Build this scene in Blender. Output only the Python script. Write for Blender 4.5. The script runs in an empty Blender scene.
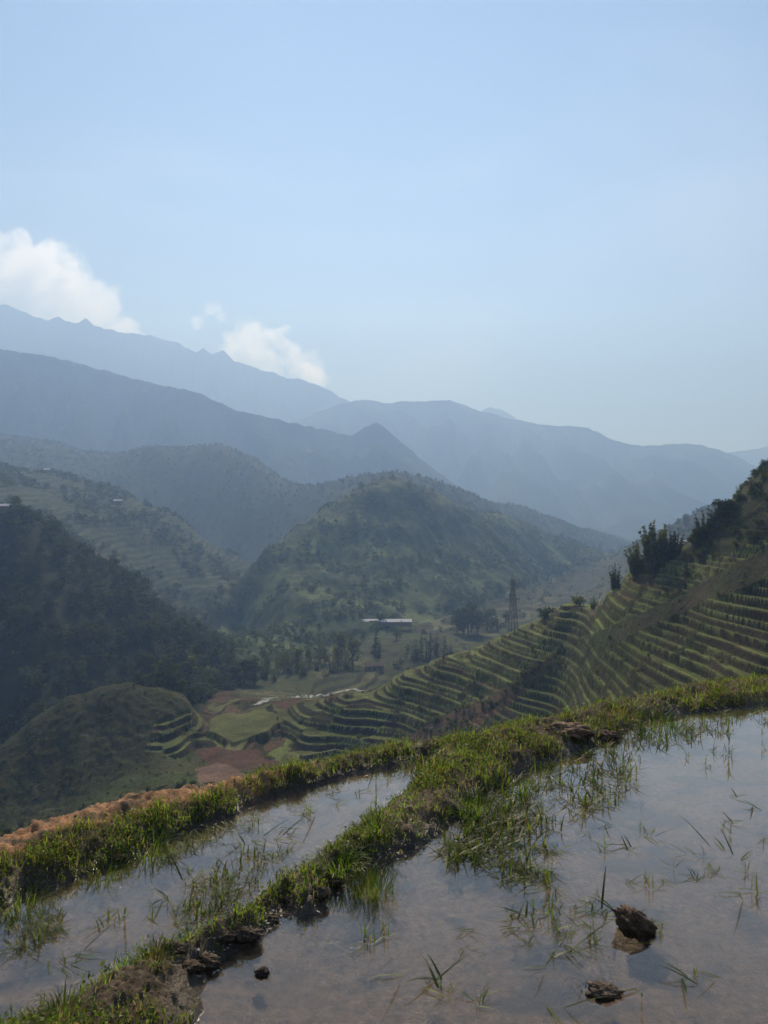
import bpy, math, random
import numpy as np
from mathutils import Vector

rng = np.random.default_rng(7)
random.seed(7)
scene = bpy.context.scene
COL = scene.collection
F = 769.0      # focal length in pixels of a 768 x 1024 frame
HZ = 500.0     # row of the true horizon
EYE = 1.6      # eye height above the paddy water (z = 0)

# ------------------------------------------------------------------ noise
def _hash(ix, iy, seed):
    h = (ix.astype(np.int64) * 374761393 + iy.astype(np.int64) * 668265263 + seed * 974634777) & 0xFFFFFFFF
    h = ((h ^ (h >> 13)) * 1274126177) & 0xFFFFFFFF
    return (h ^ (h >> 16)) & 0xFFFFFFFF

def pn(x, y, seed=0):
    x = np.asarray(x, float); y = np.asarray(y, float)
    x0 = np.floor(x); y0 = np.floor(y); fx = x - x0; fy = y - y0
    sx = fx * fx * fx * (fx * (fx * 6 - 15) + 10); sy = fy * fy * fy * (fy * (fy * 6 - 15) + 10)
    def g(ox, oy):
        a = _hash(x0 + ox, y0 + oy, seed) * (2 * math.pi / 4294967296.0)
        return np.cos(a) * (fx - ox) + np.sin(a) * (fy - oy)
    a = g(0, 0); b = g(1, 0); c = g(0, 1); d = g(1, 1)
    return ((a + (b - a) * sx) * (1 - sy) + (c + (d - c) * sx) * sy) * 1.5

def fbm(x, y, octv=4, seed=0, gain=0.5):
    s = 0; a = 1.0; t = 0
    for k in range(octv):
        s = s + a * pn(x * 2 ** k, y * 2 ** k, seed + 17 * k); t += a; a *= gain
    return s / t

def ridged(x, y, octv=4, seed=0):
    s = 0; a = 1.0; t = 0
    for k in range(octv):
        s = s + a * (1 - 2 * np.abs(pn(x * 2 ** k, y * 2 ** k, seed + 31 * k))); t += a; a *= 0.5
    return s / t

def sstep(a, b, x):
    t = np.clip((x - a) / (b - a), 0, 1)
    return t * t * (3 - 2 * t)

def inside(px, py, poly):
    r = np.zeros(np.shape(px), bool); n = len(poly)
    for i in range(n):
        x1, y1 = poly[i]; x2, y2 = poly[(i + 1) % n]
        if y1 == y2: continue
        c = ((y1 > py) != (y2 > py)) & (px < (x2 - x1) * (py - y1) / (y2 - y1) + x1)
        r ^= c
    return r

def pdist(X, Y, pts, closed=False):
    d = np.full(np.shape(X), 1e9); n = len(pts)
    for i in range(n if closed else n - 1):
        ax, ay = pts[i]; bx, by = pts[(i + 1) % n]
        ex, ey = bx - ax, by - ay; l2 = ex * ex + ey * ey + 1e-12
        t = np.clip(((X - ax) * ex + (Y - ay) * ey) / l2, 0, 1)
        d = np.minimum(d, np.hypot(X - ax - t * ex, Y - ay - t * ey))
    return d

def P(px, py, Y):
    return ((px - 384) / F * Y, Y, EYE + (HZ - py) / F * Y)

def onplane(px, py, z=0.0):
    Y = (EYE - z) * F / (py - HZ)
    return ((px - 384) / F * Y, Y)

# ------------------------------------------------------------------ mesh + tags
def make_mesh(name, V, Fc, mat, cols=None, smooth=False, parent=None, obj=True):
    V = np.ascontiguousarray(V, np.float32).reshape(-1, 3); Fc = np.ascontiguousarray(Fc, np.int32)
    k = Fc.shape[1]; nf = Fc.shape[0]
    me = bpy.data.meshes.new(name)
    me.vertices.add(len(V)); me.vertices.foreach_set('co', V.ravel())
    me.loops.add(nf * k); me.loops.foreach_set('vertex_index', Fc.ravel())
    me.polygons.add(nf)
    me.polygons.foreach_set('loop_start', np.arange(0, nf * k, k, dtype=np.int32))
    me.polygons.foreach_set('loop_total', np.full(nf, k, np.int32))
    me.polygons.foreach_set('use_smooth', np.full(nf, smooth, bool))
    me.update(calc_edges=True)
    if cols is not None:
        c = np.ones((len(V), 4), np.float32); c[:, :3] = cols
        at = me.color_attributes.new('Col', 'FLOAT_COLOR', 'POINT'); at.data.foreach_set('color', c.ravel())
    if mat: me.materials.append(mat)
    if not obj: return me
    return link(name, me, parent)

def link(name, me, parent=None):
    o = bpy.data.objects.new(name, me); COL.objects.link(o)
    if parent is not None: o.parent = parent
    return o

def empty(name, loc=(0, 0, 0), rz=0.0, s=1.0):
    o = bpy.data.objects.new(name, None); COL.objects.link(o)
    o.location = loc; o.rotation_euler = (0, 0, rz); o.scale = (s, s, s); o.empty_display_size = 0.2
    return o

def tag(o, label=None, cat=None, group=None, kind=None):
    if label: o['label'] = label
    if cat: o['category'] = cat
    if group: o['group'] = group
    if kind: o['kind'] = kind
    return o

def copy_tree(o, parent=None):
    c = o.copy(); COL.objects.link(c)
    if parent is not None:
        c.parent = parent
    for ch in list(o.children):
        copy_tree(ch, c)
    return c

def grid_faces(nr, nc):
    i = np.arange(nr * nc).reshape(nr, nc)
    return np.stack([i[:-1, :-1], i[:-1, 1:], i[1:, 1:], i[1:, :-1]], -1).reshape(-1, 4)

# ------------------------------------------------------------------ materials
def mat_new(name):
    m = bpy.data.materials.new(name); m.use_nodes = True
    nt = m.node_tree; nt.nodes.clear()
    out = nt.nodes.new('ShaderNodeOutputMaterial')
    return m, nt, out

def N(nt, typ, **kw):
    n = nt.nodes.new(typ)
    for k, v in kw.items():
        if hasattr(n, k): setattr(n, k, v)
    return n

def noise_node(nt, scale, detail=5, rough=0.6, vec=None):
    n = N(nt, 'ShaderNodeTexNoise'); n.inputs['Scale'].default_value = scale
    n.inputs['Detail'].default_value = detail; n.inputs['Roughness'].default_value = rough
    if vec is None:
        tc = N(nt, 'ShaderNodeNewGeometry'); vec = tc.outputs['Position']
    nt.links.new(vec, n.inputs['Vector'])
    return n

def ground_mat(name, scales, lo=0.6, hi=1.45, bump=0.5, bdist=0.3, spec=0.15, rough=0.95):
    m, nt, out = mat_new(name)
    b = N(nt, 'ShaderNodeBsdfPrincipled'); b.inputs['Roughness'].default_value = rough
    b.inputs['Specular IOR Level'].default_value = spec
    at = N(nt, 'ShaderNodeVertexColor', layer_name='Col')
    cur = at.outputs['Color']; hn = None
    for s in scales:
        n = noise_node(nt, s)
        r = N(nt, 'ShaderNodeMapRange'); r.inputs['From Min'].default_value = 0.3; r.inputs['From Max'].default_value = 0.7
        r.inputs['To Min'].default_value = lo; r.inputs['To Max'].default_value = hi
        nt.links.new(n.outputs['Fac'], r.inputs['Value'])
        mx = N(nt, 'ShaderNodeVectorMath', operation='SCALE')
        nt.links.new(cur, mx.inputs[0]); nt.links.new(r.outputs[0], mx.inputs['Scale'])
        cur = mx.outputs[0]; hn = n
    nt.links.new(cur, b.inputs['Base Color'])
    if bump:
        bp = N(nt, 'ShaderNodeBump'); bp.inputs['Strength'].default_value = bump; bp.inputs['Distance'].default_value = bdist
        nt.links.new(hn.outputs['Fac'], bp.inputs['Height']); nt.links.new(bp.outputs[0], b.inputs['Normal'])
    nt.links.new(b.outputs[0], out.inputs['Surface'])
    return m

def leaf_mat(name, trans=0.45, spec=0.25, rough=0.5):
    m, nt, out = mat_new(name)
    at = N(nt, 'ShaderNodeVertexColor', layer_name='Col')
    d = N(nt, 'ShaderNodeBsdfPrincipled'); d.inputs['Roughness'].default_value = rough
    d.inputs['Specular IOR Level'].default_value = spec
    t = N(nt, 'ShaderNodeBsdfTranslucent')
    w = N(nt, 'ShaderNodeVectorMath', operation='MULTIPLY'); w.inputs[1].default_value = (1.25, 1.3, 0.7)
    mx = N(nt, 'ShaderNodeMixShader'); mx.inputs[0].default_value = trans
    nt.links.new(at.outputs['Color'], d.inputs['Base Color']); nt.links.new(at.outputs['Color'], w.inputs[0])
    nt.links.new(w.outputs[0], t.inputs['Color'])
    nt.links.new(d.outputs[0], mx.inputs[1]); nt.links.new(t.outputs[0], mx.inputs[2])
    nt.links.new(mx.outputs[0], out.inputs['Surface'])
    return m

def plain_mat(name, color, rough=0.8, spec=0.3, nscale=None, amt=0.3, metal=0.0):
    m, nt, out = mat_new(name)
    b = N(nt, 'ShaderNodeBsdfPrincipled'); b.inputs['Roughness'].default_value = rough
    b.inputs['Specular IOR Level'].default_value = spec; b.inputs['Metallic'].default_value = metal
    b.inputs['Base Color'].default_value = (*color, 1)
    if nscale:
        tc = N(nt, 'ShaderNodeTexCoord'); n = noise_node(nt, nscale, vec=tc.outputs['Object'])
        r = N(nt, 'ShaderNodeMapRange'); r.inputs['From Min'].default_value = 0.3; r.inputs['From Max'].default_value = 0.7
        r.inputs['To Min'].default_value = 1 - amt; r.inputs['To Max'].default_value = 1 + amt
        nt.links.new(n.outputs['Fac'], r.inputs['Value'])
        mx = N(nt, 'ShaderNodeVectorMath', operation='SCALE'); mx.inputs[0].default_value = color
        nt.links.new(r.outputs[0], mx.inputs['Scale']); nt.links.new(mx.outputs[0], b.inputs['Base Color'])
    nt.links.new(b.outputs[0], out.inputs['Surface'])
    return m

M_mid = ground_mat('hillside_soil_and_grass', (0.08, 1.3), bump=0.6, bdist=0.35, spec=0.05)
M_far = ground_mat('far_mountain_forest', (0.004, 0.05), lo=0.7, hi=1.3, bump=0.8, bdist=15, spec=0.0)
M_leaf = leaf_mat('tree_leaves', 0.55, 0.1, 0.7)
M_grass = leaf_mat('grass_blades', 0.6, 0.2, 0.42)
M_bark = plain_mat('bark', (0.08, 0.06, 0.045), 0.9, 0.1, 2.0)
M_white = plain_mat('white_sheet_roof', (0.72, 0.69, 0.63), 0.85, 0.15, 0.4, 0.05)
M_grey = plain_mat('grey_roof_sheet', (0.45, 0.44, 0.43), 0.45, 0.5, 0.5, 0.15)
M_brown = plain_mat('brown_tile_roof', (0.12, 0.085, 0.065), 0.8, 0.2, 0.8, 0.25)
M_wall = plain_mat('plank_wall', (0.24, 0.19, 0.15), 0.9, 0.1, 1.0, 0.3)
M_glass = plain_mat('dark_window', (0.02, 0.022, 0.025), 0.2, 0.5)
M_steel = plain_mat('galvanised_steel', (0.16, 0.15, 0.145), 0.6, 0.4, 0.3, 0.15)

# ================================================================== CAMERA, SUN, SKY
cam_d = bpy.data.cameras.new('camera'); cam = bpy.data.objects.new('camera', cam_d); COL.objects.link(cam)
cam.location = (0, 0, EYE); cam.rotation_euler = (math.pi / 2, 0, 0)
cam_d.sensor_fit = 'VERTICAL'; cam_d.sensor_height = 36.0; cam_d.sensor_width = 27.0
cam_d.lens = F / 1024 * 36.0; cam_d.shift_y = -(512 - HZ) / 1024
cam_d.clip_start = 0.05; cam_d.clip_end = 60000
scene.camera = cam

SUN = Vector(((347 - 384) / F, 1.0, 600 / F)).normalized()
s_el = math.asin(SUN.z); s_az = math.atan2(SUN.x, SUN.y)
sd = bpy.data.lights.new('sun', 'SUN'); sd.energy = 5.0; sd.angle = math.radians(0.53); sd.color = (1.0, 0.955, 0.89)
sun = bpy.data.objects.new('sun', sd); COL.objects.link(sun)
sun.rotation_euler = (-SUN).to_track_quat('-Z', 'Y').to_euler(); sun.location = (0, -20, 60)

world = bpy.data.worlds.new('World'); scene.world = world; world.use_nodes = True
wt = world.node_tree; wt.nodes.clear()
wo = wt.nodes.new('ShaderNodeOutputWorld'); bg = wt.nodes.new('ShaderNodeBackground')
sky = wt.nodes.new('ShaderNodeTexSky'); sky.sky_type = 'NISHITA'; sky.sun_disc = False
sky.sun_elevation = s_el; sky.sun_rotation = s_az; sky.altitude = 1500
sky.air_density = 1.0; sky.dust_density = 0.02; sky.ozone_density = 3.0
# thin veil of high cloud, a little brighter than the clear sky
wtc = wt.nodes.new('ShaderNodeTexCoord'); wmp = wt.nodes.new('ShaderNodeMapping'); wmp.inputs['Scale'].default_value = (1.0, 1.0, 2.6); wmp.inputs['Location'].default_value = (0.35, 0, 0.2)
wn = wt.nodes.new('ShaderNodeTexNoise'); wn.inputs['Scale'].default_value = 1.7; wn.inputs['Detail'].default_value = 5; wn.inputs['Roughness'].default_value = 0.45; wn.inputs['Distortion'].default_value = 0.6
wr = wt.nodes.new('ShaderNodeMapRange'); wr.interpolation_type = 'SMOOTHSTEP'; wr.inputs['From Min'].default_value = 0.42; wr.inputs['From Max'].default_value = 0.72; wr.inputs['To Max'].default_value = 0.45
wm = wt.nodes.new('ShaderNodeMix'); wm.data_type = 'RGBA'; wm.inputs['B'].default_value = (9.5, 10.2, 11.0, 1)
wt.links.new(wtc.outputs['Generated'], wmp.inputs['Vector']); wt.links.new(wmp.outputs[0], wn.inputs['Vector']); wt.links.new(wn.outputs['Fac'], wr.inputs['Value'])
wt.links.new(wr.outputs[0], wm.inputs['Factor']); wt.links.new(sky.outputs[0], wm.inputs['A'])
wt.links.new(wm.outputs['Result'], bg.inputs['Color']); bg.inputs['Strength'].default_value = 0.05
wt.links.new(bg.outputs[0], wo.inputs['Surface'])

vs = scene.view_settings
vs.view_transform = 'Standard'; vs.look = 'None'; vs.gamma = 1.0; vs.use_curve_mapping = False
vs.exposure = 0.24
scene.cycles.max_bounces = 6; scene.cycles.transparent_max_bounces = 12
scene.cycles.volume_bounces = 2; scene.cycles.use_denoising = True
scene.cycles.caustics_reflective = False; scene.cycles.caustics_refractive = False

# ================================================================== MIDDLE TERRAIN
CT = []
def ct(*pts): CT.extend(pts)
# hillside dropping away below the paddies (hidden behind the bund)
ct((-300,1000,12),(0,920,12),(384,845,12),(768,765,12),(1100,690,12),
   (-300,950,40),(0,890,40),(384,812,40),(768,735,40),(1100,620,40),
   (-300,900,90),(0,858,90),(200,830,90),(384,795,95),(560,758,95),(768,708,78),(950,600,78),(1100,540,78),
   (0,835,150),(200,806,140),(384,775,150),(560,738,140),(660,706,125))
# gully and foot of the grassy mound
ct((-200,850,190),(0,818,230),(60,808,232),(120,796,214),(170,790,198),(200,784,195),
   (100,776,246),(140,760,254),(175,743,264))
# grassy mound
ct((-100,800,250),(0,745,265),(30,722,272),(68,696,280),(100,687,286),(130,683,290),(165,690,292),(190,705,288),
   (60,750,256),(100,730,264),(140,720,270),(20,780,246),
   (-100,830,300),(0,800,310),(68,745,330),(130,728,345))
# fields between mound and spur
ct((190,735,275),(200,716,300),(235,739,268),(235,722,290),(272,721,292),(200,702,330),(230,693,360),
   (250,755,256),(220,760,248),(216,775,226),(280,768,240))
# spur with terraces: crest and face
ct((768,472,200),(740,496,203),(715,525,206),(690,549,205),(640,576,217),(615,588,240),(560,612,266),(513,634,278),
   (480,650,284),(440,665,288),(400,681,291),(345,698,289),(300,712,290))
ct((768,540,178),(768,600,162),(768,650,148),(768,690,138),(690,600,187),(690,650,169),(690,690,156),
   (640,620,199),(640,660,183),(640,692,171),(600,650,212),(600,690,198),(560,655,250),(560,690,236),(560,718,224),
   (480,690,262),(480,735,242),(440,700,272),(400,715,276),(400,752,258),(340,728,275),(340,760,262),(290,740,276))
# behind the spur
ct((850,380,185),(950,310,170),(1100,240,165),(850,420,260),(950,370,280),(1100,300,280),
   (850,520,165),(950,450,150),(850,630,125),(950,560,110),(1100,480,110),
   (768,520,262),(690,600,270),(640,630,295),(560,660,330),(480,690,350),(400,708,352),(340,718,350))
# dark wooded slope at left
ct((130,722,352),(68,732,342),(0,762,328),(0,700,352),(0,640,392),(0,580,440),(0,514,500),(-150,430,480),(-150,600,380),
   (60,700,348),(60,640,388),(60,580,445),(40,524,512),(90,564,520),(100,620,440),(100,670,385),(130,584,522),
   (150,640,430),(170,622,502),(180,672,392),(215,648,470),(200,690,378),(-150,470,620),
   (0,550,620),(90,594,645),(170,644,630))
# terraced ridge behind it
ct((0,500,760),(60,530,780),(100,548,800),(156,583,800),(207,612,780),(236,632,740),
   (0,480,1000),(60,490,1000),(120,505,1000),(180,540,960),(230,572,960),(250,594,900),
   (0,468,1200),(60,475,1200),(120,492,1150),(180,520,1100),(240,556,1060),
   (180,560,1300),(240,578,1250),(120,520,1350),(60,492,1400),(0,485,1400),(-150,420,1200))
# rounded hill
ct((150,500,1600),(220,520,1500),(258,562,1300),(95,458,1900),(150,448,1900),(215,447,1850),(250,459,1800),
   (275,475,1800),(300,493,1750),(150,475,2250),(215,480,2250),(300,525,2150),(0,437,2100),(50,443,2100),(-150,420,2000))
# tree-topped ridge behind the central hill
ct((300,492,1500),(350,480,1500),(395,475,1480),(430,481,1500),(470,495,1650),(520,510,1900),(560,522,2150),
   (600,533,2350),(640,546,2500),(350,502,1720),(430,512,1850),(560,542,2450))
# central hill
ct((225,605,760),(245,578,800),(265,557,840),(290,537,880),(320,521,920),(345,503,950),(385,490,980),(420,492,1000),
   (450,507,1020),(490,518,1150),(530,527,1320),(560,540,1550),(600,553,1900),
   (385,502,1200),(320,532,1150),(450,528,1250),(265,578,1050),(530,545,1600),
   (245,640,560),(290,600,680),(300,560,800),(340,600,700),(340,550,850),(380,580,780),(385,525,920),(420,560,860),
   (450,540,950),(450,590,790),(500,560,980),(500,580,880),(540,573,1120),
   (260,668,480),(330,642,580),(400,628,640),(450,612,740),(500,598,840),(560,577,1150),(600,562,1700),(640,549,2300))
# valley floor
ct((240,690,400),(300,678,430),(350,668,460),(400,645,560),(430,650,520),(470,628,640),(520,607,800),(560,597,900),
   (600,580,1100),(640,562,1700),(690,560,1300),(600,640,500),(700,620,520),(768,575,500),
   (730,506,1000),(700,518,1100),(670,540,1300),(800,480,900),(850,470,700))
ct((-300,455,2700),(0,462,2700),(200,490,2700),(384,520,2700),(600,535,2700),(768,532,2700),(1100,510,2700),(1100,400,1200),(1100,330,600))

ct_a = np.array(CT, float)
cu = (ct_a[:, 0] - 384) / F; cl = np.log(ct_a[:, 2]); ce = (HZ - ct_a[:, 1]) / F
SU, SL = 3.0, 1.0
def tps_k(r2): return np.where(r2 > 1e-12, 0.5 * r2 * np.log(r2 + 1e-12), 0)
pts = np.stack([cu * SU, cl * SL], 1); n_ = len(pts)
r2 = ((pts[:, None] - pts[None]) ** 2).sum(-1)
A = np.zeros((n_ + 3, n_ + 3)); A[:n_, :n_] = tps_k(r2) + np.eye(n_) * 2e-4
A[:n_, n_] = 1; A[:n_, n_ + 1:] = pts; A[n_, :n_] = 1; A[n_ + 1:, :n_] = pts.T
sol = np.linalg.solve(A, np.concatenate([ce, np.zeros(3)]))
def tps(u, l):
    out = np.empty(u.size); uf = u.ravel() * SU; lf = l.ravel() * SL
    for i in range(0, u.size, 40000):
        a = uf[i:i + 40000, None] - pts[None, :, 0]; b = lf[i:i + 40000, None] - pts[None, :, 1]
        out[i:i + 40000] = tps_k(a * a + b * b) @ sol[:n_] + sol[n_] + sol[n_ + 1] * uf[i:i + 40000] + sol[n_ + 2] * lf[i:i + 40000]
    return out.reshape(u.shape)

ua = np.concatenate([np.arange(-0.95, -0.56, 0.006), np.arange(-0.56, 0.56, 0.0014), np.arange(0.56, 1.0, 0.006)])
la = np.concatenate([np.arange(math.log(10), math.log(70), 0.02), np.arange(math.log(70), math.log(330), 0.0026),
                     np.arange(math.log(330), math.log(1300), 0.006), np.arange(math.log(1300), math.log(2700), 0.012)])
# base surface on a coarser grid, then upsampled
uc = np.linspace(ua[0], ua[-1], 330); lc = np.linspace(la[0], la[-1], 420)
LC, UC = np.meshgrid(lc, uc, indexing='ij')
EC = tps(UC, LC)
def bilin(G, lg, ug, l, u):
    i = np.clip(np.searchsorted(lg, l) - 1, 0, len(lg) - 2); j = np.clip(np.searchsorted(ug, u) - 1, 0, len(ug) - 2)
    a = np.clip((l - lg[i]) / (lg[i + 1] - lg[i]), 0, 1); b = np.clip((u - ug[j]) / (ug[j + 1] - ug[j]), 0, 1)
    return (G[i, j] * (1 - a) + G[i + 1, j] * a) * (1 - b) + (G[i, j + 1] * (1 - a) + G[i + 1, j + 1] * a) * b
LL, UU = np.meshgrid(la, ua, indexing='ij')
E0 = bilin(EC, lc, uc, LL, UU)
YY = np.exp(LL); XX = UU * YY; Z0 = EYE + E0 * YY
PX = UU * F + 384; PY = HZ - E0 * F

jx = PX + 7 * fbm(XX / 25, YY / 25, 3, 5); jy = PY + 5 * fbm(XX / 25, YY / 25, 3, 9)
spur = (YY > 88) & (YY < 335)
def msk(poly, y0=0, y1=1e9): return inside(jx, jy, poly) & (YY > y0) & (YY < y1)
m_crest = msk([(275,720),(345,690),(400,672),(480,642),(560,600),(640,566),(690,552),(768,500),(810,470),(810,520),(768,548),(690,587),(640,613),
               (600,628),(560,646),(505,684),(440,716),(390,748),(330,772),(262,772),(270,745)], 88, 335)
m_low = msk([(553,662),(562,642),(586,636),(604,650),(660,622),(720,598),(768,578),(900,520),(950,640),(768,690),(690,694),(640,686),(605,668)], 70, 260)
m_low |= msk([(470,716),(515,692),(556,668),(604,668),(640,688),(640,722),(480,742)], 150, 275)
m_bareband = msk([(600,640),(640,616),(690,588),(768,550),(900,470),(900,515),(768,576),(720,596),(660,620),(612,648)], 88, 260)
m_brown = msk([(385,752),(440,718),(500,688),(528,690),(495,715),(450,735),(410,760)], 150, 300)
m_mterr = msk([(143,752),(158,722),(188,708),(210,722),(215,742),(180,758)], 230, 320)
m_forest = msk([(-400,420),(0,505),(40,518),(90,558),(130,578),(170,616),(215,642),(245,665),(240,688),(190,702),(130,684),(68,696),(0,740),(-400,860)], 300, 660)
m_forest |= (YY > 300) & (YY < 420) & (PX < 200) & (PY > 690) & (E0 < -0.24)
m_mound = msk([(-200,830),(0,738),(68,690),(130,678),(190,700),(195,715),(165,735),(140,765),(60,810),(-50,850)], 205, 300)
m_green = msk([(205,738),(208,724),(235,716),(275,714),(282,724),(268,738),(235,743)], 255, 310)
m_plough = msk([(195,752),(215,747),(262,748),(285,768),(280,785),(250,772),(210,764)], 235, 275)
m_pale = msk([(196,765),(225,764),(248,776),(255,800),(200,800)], 190, 246)
m_valley = (YY > 350) & (YY < 2500) & (jy > 552) & inside(jx, jy, [(225,705),(262,664),(330,640),(400,622),(450,606),(520,585),(560,570),(640,542),(720,545),(768,600),(600,700),(330,720)])
m_ridge = msk([(-50,470),(60,470),(130,485),(190,525),(258,560),(258,600),(200,612),(130,570),(60,530),(-50,500)], 680, 1250)
m_hill = (YY > 470) & (YY < 1450) & inside(jx, jy, [(215,640),(225,600),(265,550),(320,512),(385,480),(450,498),(530,518),(640,545),(560,578),(500,598),(400,630),(330,645),(255,672)])
m_scrub = msk([(680,562),(705,516),(734,482),(768,454),(1000,240),(1000,480),(768,536),(720,556)], 120, 230)
soft = lambda m: m.astype(float)

# relief noise
Z = Z0.copy()
amp = np.clip(YY / 300, 0.15, 5.0)
Z += np.where(YY > 420, sstep(420, 700, YY) * (9.0 * (ridged(XX / 150, YY / 150, 4, 3) - 0.15)), 0)
Z += sstep(60, 200, YY) * 0.9 * fbm(XX / 22, YY / 22, 3, 21)
Z += soft(m_hill) * 13.0 * (ridged(XX / 95 + 0.35 * YY / 95, YY / 260, 4, 45) - 0.62) * sstep(500, 640, YY) + soft(m_hill) * 2.6 * np.maximum(0, fbm(XX / 9, YY / 9, 2, 41)) + soft(m_hill | (YY > 1200)) * 3.0 * np.abs(fbm(XX / 16, YY / 16, 2, 43))
Z += soft(m_mound) * 0.7 * fbm(XX / 3.0, YY / 3.0, 3, 61)

# terraces: real steps cut into the slope
def terrace(z, h, tread=0.7, lip=0.12):
    q = z / h; k = np.floor(q); fr = q - k
    g = np.where(fr < tread, 0.05 * fr / tread + lip * np.exp(-(fr / 0.09) ** 2), 0.05 + 0.95 * sstep(tread, 1.0, fr) + 0 * fr)
    return h * (k + g), fr
zw = Z + 0.4 * fbm(XX / 30, YY / 30, 3, 77) + 0.35 * np.sin(Z * 1.9) + 0.25 * np.sin(Z * 0.83 + 1)
m_small = msk([(186,702),(215,690),(262,690),(300,676),(350,672),(392,664),(345,700),(296,716),(286,746),(268,752),(205,748),(196,730)], 240, 470) & ~m_green & ~m_plough
m_t = m_crest | m_low | m_mterr | m_small
def terrace_irr(z, seed, lo, hi, tread, lip=0.12):
    """steps of uneven height"""
    rr = np.random.default_rng(seed); lev = -130 + np.cumsum(rr.uniform(lo, hi, 200))
    k = np.clip(np.searchsorted(lev, z) - 1, 0, 198); hh = lev[k + 1] - lev[k]; fr = np.clip((z - lev[k]) / hh, 0, 1)
    g = np.where(fr < tread, 0.05 * fr / tread + lip * np.exp(-(fr / 0.09) ** 2), 0.05 + 0.95 * sstep(tread, 1.0, fr))
    return lev[k] + hh * g, fr, k
ta, fa, ka = terrace_irr(zw, 1, 0.95, 1.6, 0.62)
tb, fb, kb = terrace_irr(zw, 2, 1.4, 2.5, 0.62)
tc, fc, kc = terrace_irr(zw, 3, 1.2, 2.3, 0.68)
coarse = fbm(XX / 26, YY / 26, 3, 177) > 0.14
zt = np.where(m_low, tc, np.where(coarse, tb, ta)); frs = np.where(m_low, fc, np.where(coarse, fb, fa)); kt = np.where(m_low, kc, np.where(coarse, kb + 300, ka))
broken = (fbm(XX / 9, YY / 9, 3, 179) > 0.31) & m_t          # collapsed, overgrown stretches of wall
zt = np.where(broken, 0.5 * zt + 0.5 * zw, zt)
cellt = _hash(kt.astype(float), np.floor(XX / 17 + 0.8 * fbm(XX / 30, YY / 30, 2, 181)), 11) / 4294967296.0
Z = np.where(m_t, zt, Z)
zv, frv = terrace(Z0 + 2.6 * fbm(XX / 60, YY / 60, 4, 79), 1.5, 0.75, 0.05)
Z = np.where(m_valley & ~m_forest, zv, Z)
zr, frr = terrace(Z0 + 14 * fbm(XX / 150, YY / 150, 4, 83), 5.0, 0.7, 0.05)
Z = np.where(m_ridge, 0.35 * zr + 0.65 * Z, Z)
zg = -82.5
Z = np.where(m_green, np.where(m_green, -81.6 + 0.05 * fbm(XX, YY, 2), Z), Z)
Z += sstep(15, 60, YY) * (~m_green) * 0.28 * fbm(XX / 1.6, YY / 1.6, 3, 91) * np.where(m_t, 0.45, 1.0)

# land cover
def col(c): return np.array(c, float)
C = np.zeros(XX.shape + (3,))
nA = fbm(XX / 30, YY / 30, 4, 101)[..., None]; nB = fbm(XX / 7, YY / 7, 3, 103)[..., None]
def mix(a, b, t): return a * (1 - t) + b * t
grass_d = col((0.038, 0.050, 0.018)); grass_l = col((0.080, 0.094, 0.030)); dry = col((0.088, 0.066, 0.036)); soil = col((0.13, 0.078, 0.05))
C[:] = mix(grass_d, dry, np.clip(0.25 + 0.9 * nA, 0, 1))
C = mix(C, grass_l, np.clip(nB * 1.2 - 0.1, 0, 0.7))
cell0 = _hash(kt.astype(float), np.floor(XX / 14 + 0.8 * fbm(XX / 20, YY / 20, 2, 183)), 13)[..., None] / 4294967296.0
fieldc0 = np.where(cell0 < 0.4, mix(soil * 0.75, dry, cell0 * 2), mix(col((0.06, 0.075, 0.025)), col((0.12, 0.125, 0.045)), cell0))
def put(m, c): 
    global C
    C = np.where(m[..., None], c, C)
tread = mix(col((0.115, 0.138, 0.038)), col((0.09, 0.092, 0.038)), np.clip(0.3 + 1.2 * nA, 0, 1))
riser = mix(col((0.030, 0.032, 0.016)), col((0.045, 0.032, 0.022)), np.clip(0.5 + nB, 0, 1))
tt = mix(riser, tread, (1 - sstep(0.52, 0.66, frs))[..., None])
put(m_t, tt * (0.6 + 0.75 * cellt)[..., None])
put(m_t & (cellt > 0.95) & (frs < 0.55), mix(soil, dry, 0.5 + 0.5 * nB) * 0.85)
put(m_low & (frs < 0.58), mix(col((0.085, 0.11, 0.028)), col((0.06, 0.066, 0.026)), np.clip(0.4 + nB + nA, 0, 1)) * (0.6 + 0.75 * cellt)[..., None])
put(m_t & (frs < 0.13) & ~broken, mix(col((0.17, 0.19, 0.06)), col((0.12, 0.12, 0.05)), np.clip(0.5 + nB, 0, 1)))  # yellower lip grass, lightened so the sunlit edge is in the colour
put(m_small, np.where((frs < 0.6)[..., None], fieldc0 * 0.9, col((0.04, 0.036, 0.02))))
put(broken, mix(grass_d, dry, np.clip(0.4 + nB, 0, 1)) * 0.8)
put(m_bareband, mix(col((0.062, 0.050, 0.03)), col((0.05, 0.055, 0.024)), np.clip(0.5 + nB, 0, 1)))
put(m_brown, mix(soil, dry, np.clip(0.4 + nB, 0, 1)))
put(m_mound & ~m_mterr, mix(col((0.030, 0.034, 0.016)), col((0.055, 0.055, 0.024)), np.clip(0.4 + nB + nA, 0, 1)))
put(m_green, mix(col((0.105, 0.115, 0.036)), col((0.085, 0.085, 0.034)), np.clip(0.4 + nB, 0, 1)))
put(m_plough, mix(col((0.088, 0.046, 0.030)), col((0.062, 0.040, 0.028)), np.clip(0.5 + nB, 0, 1)))
put(m_pale, mix(col((0.15, 0.096, 0.070)), col((0.115, 0.076, 0.055)), np.clip(0.5 + nB, 0, 1)))
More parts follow.
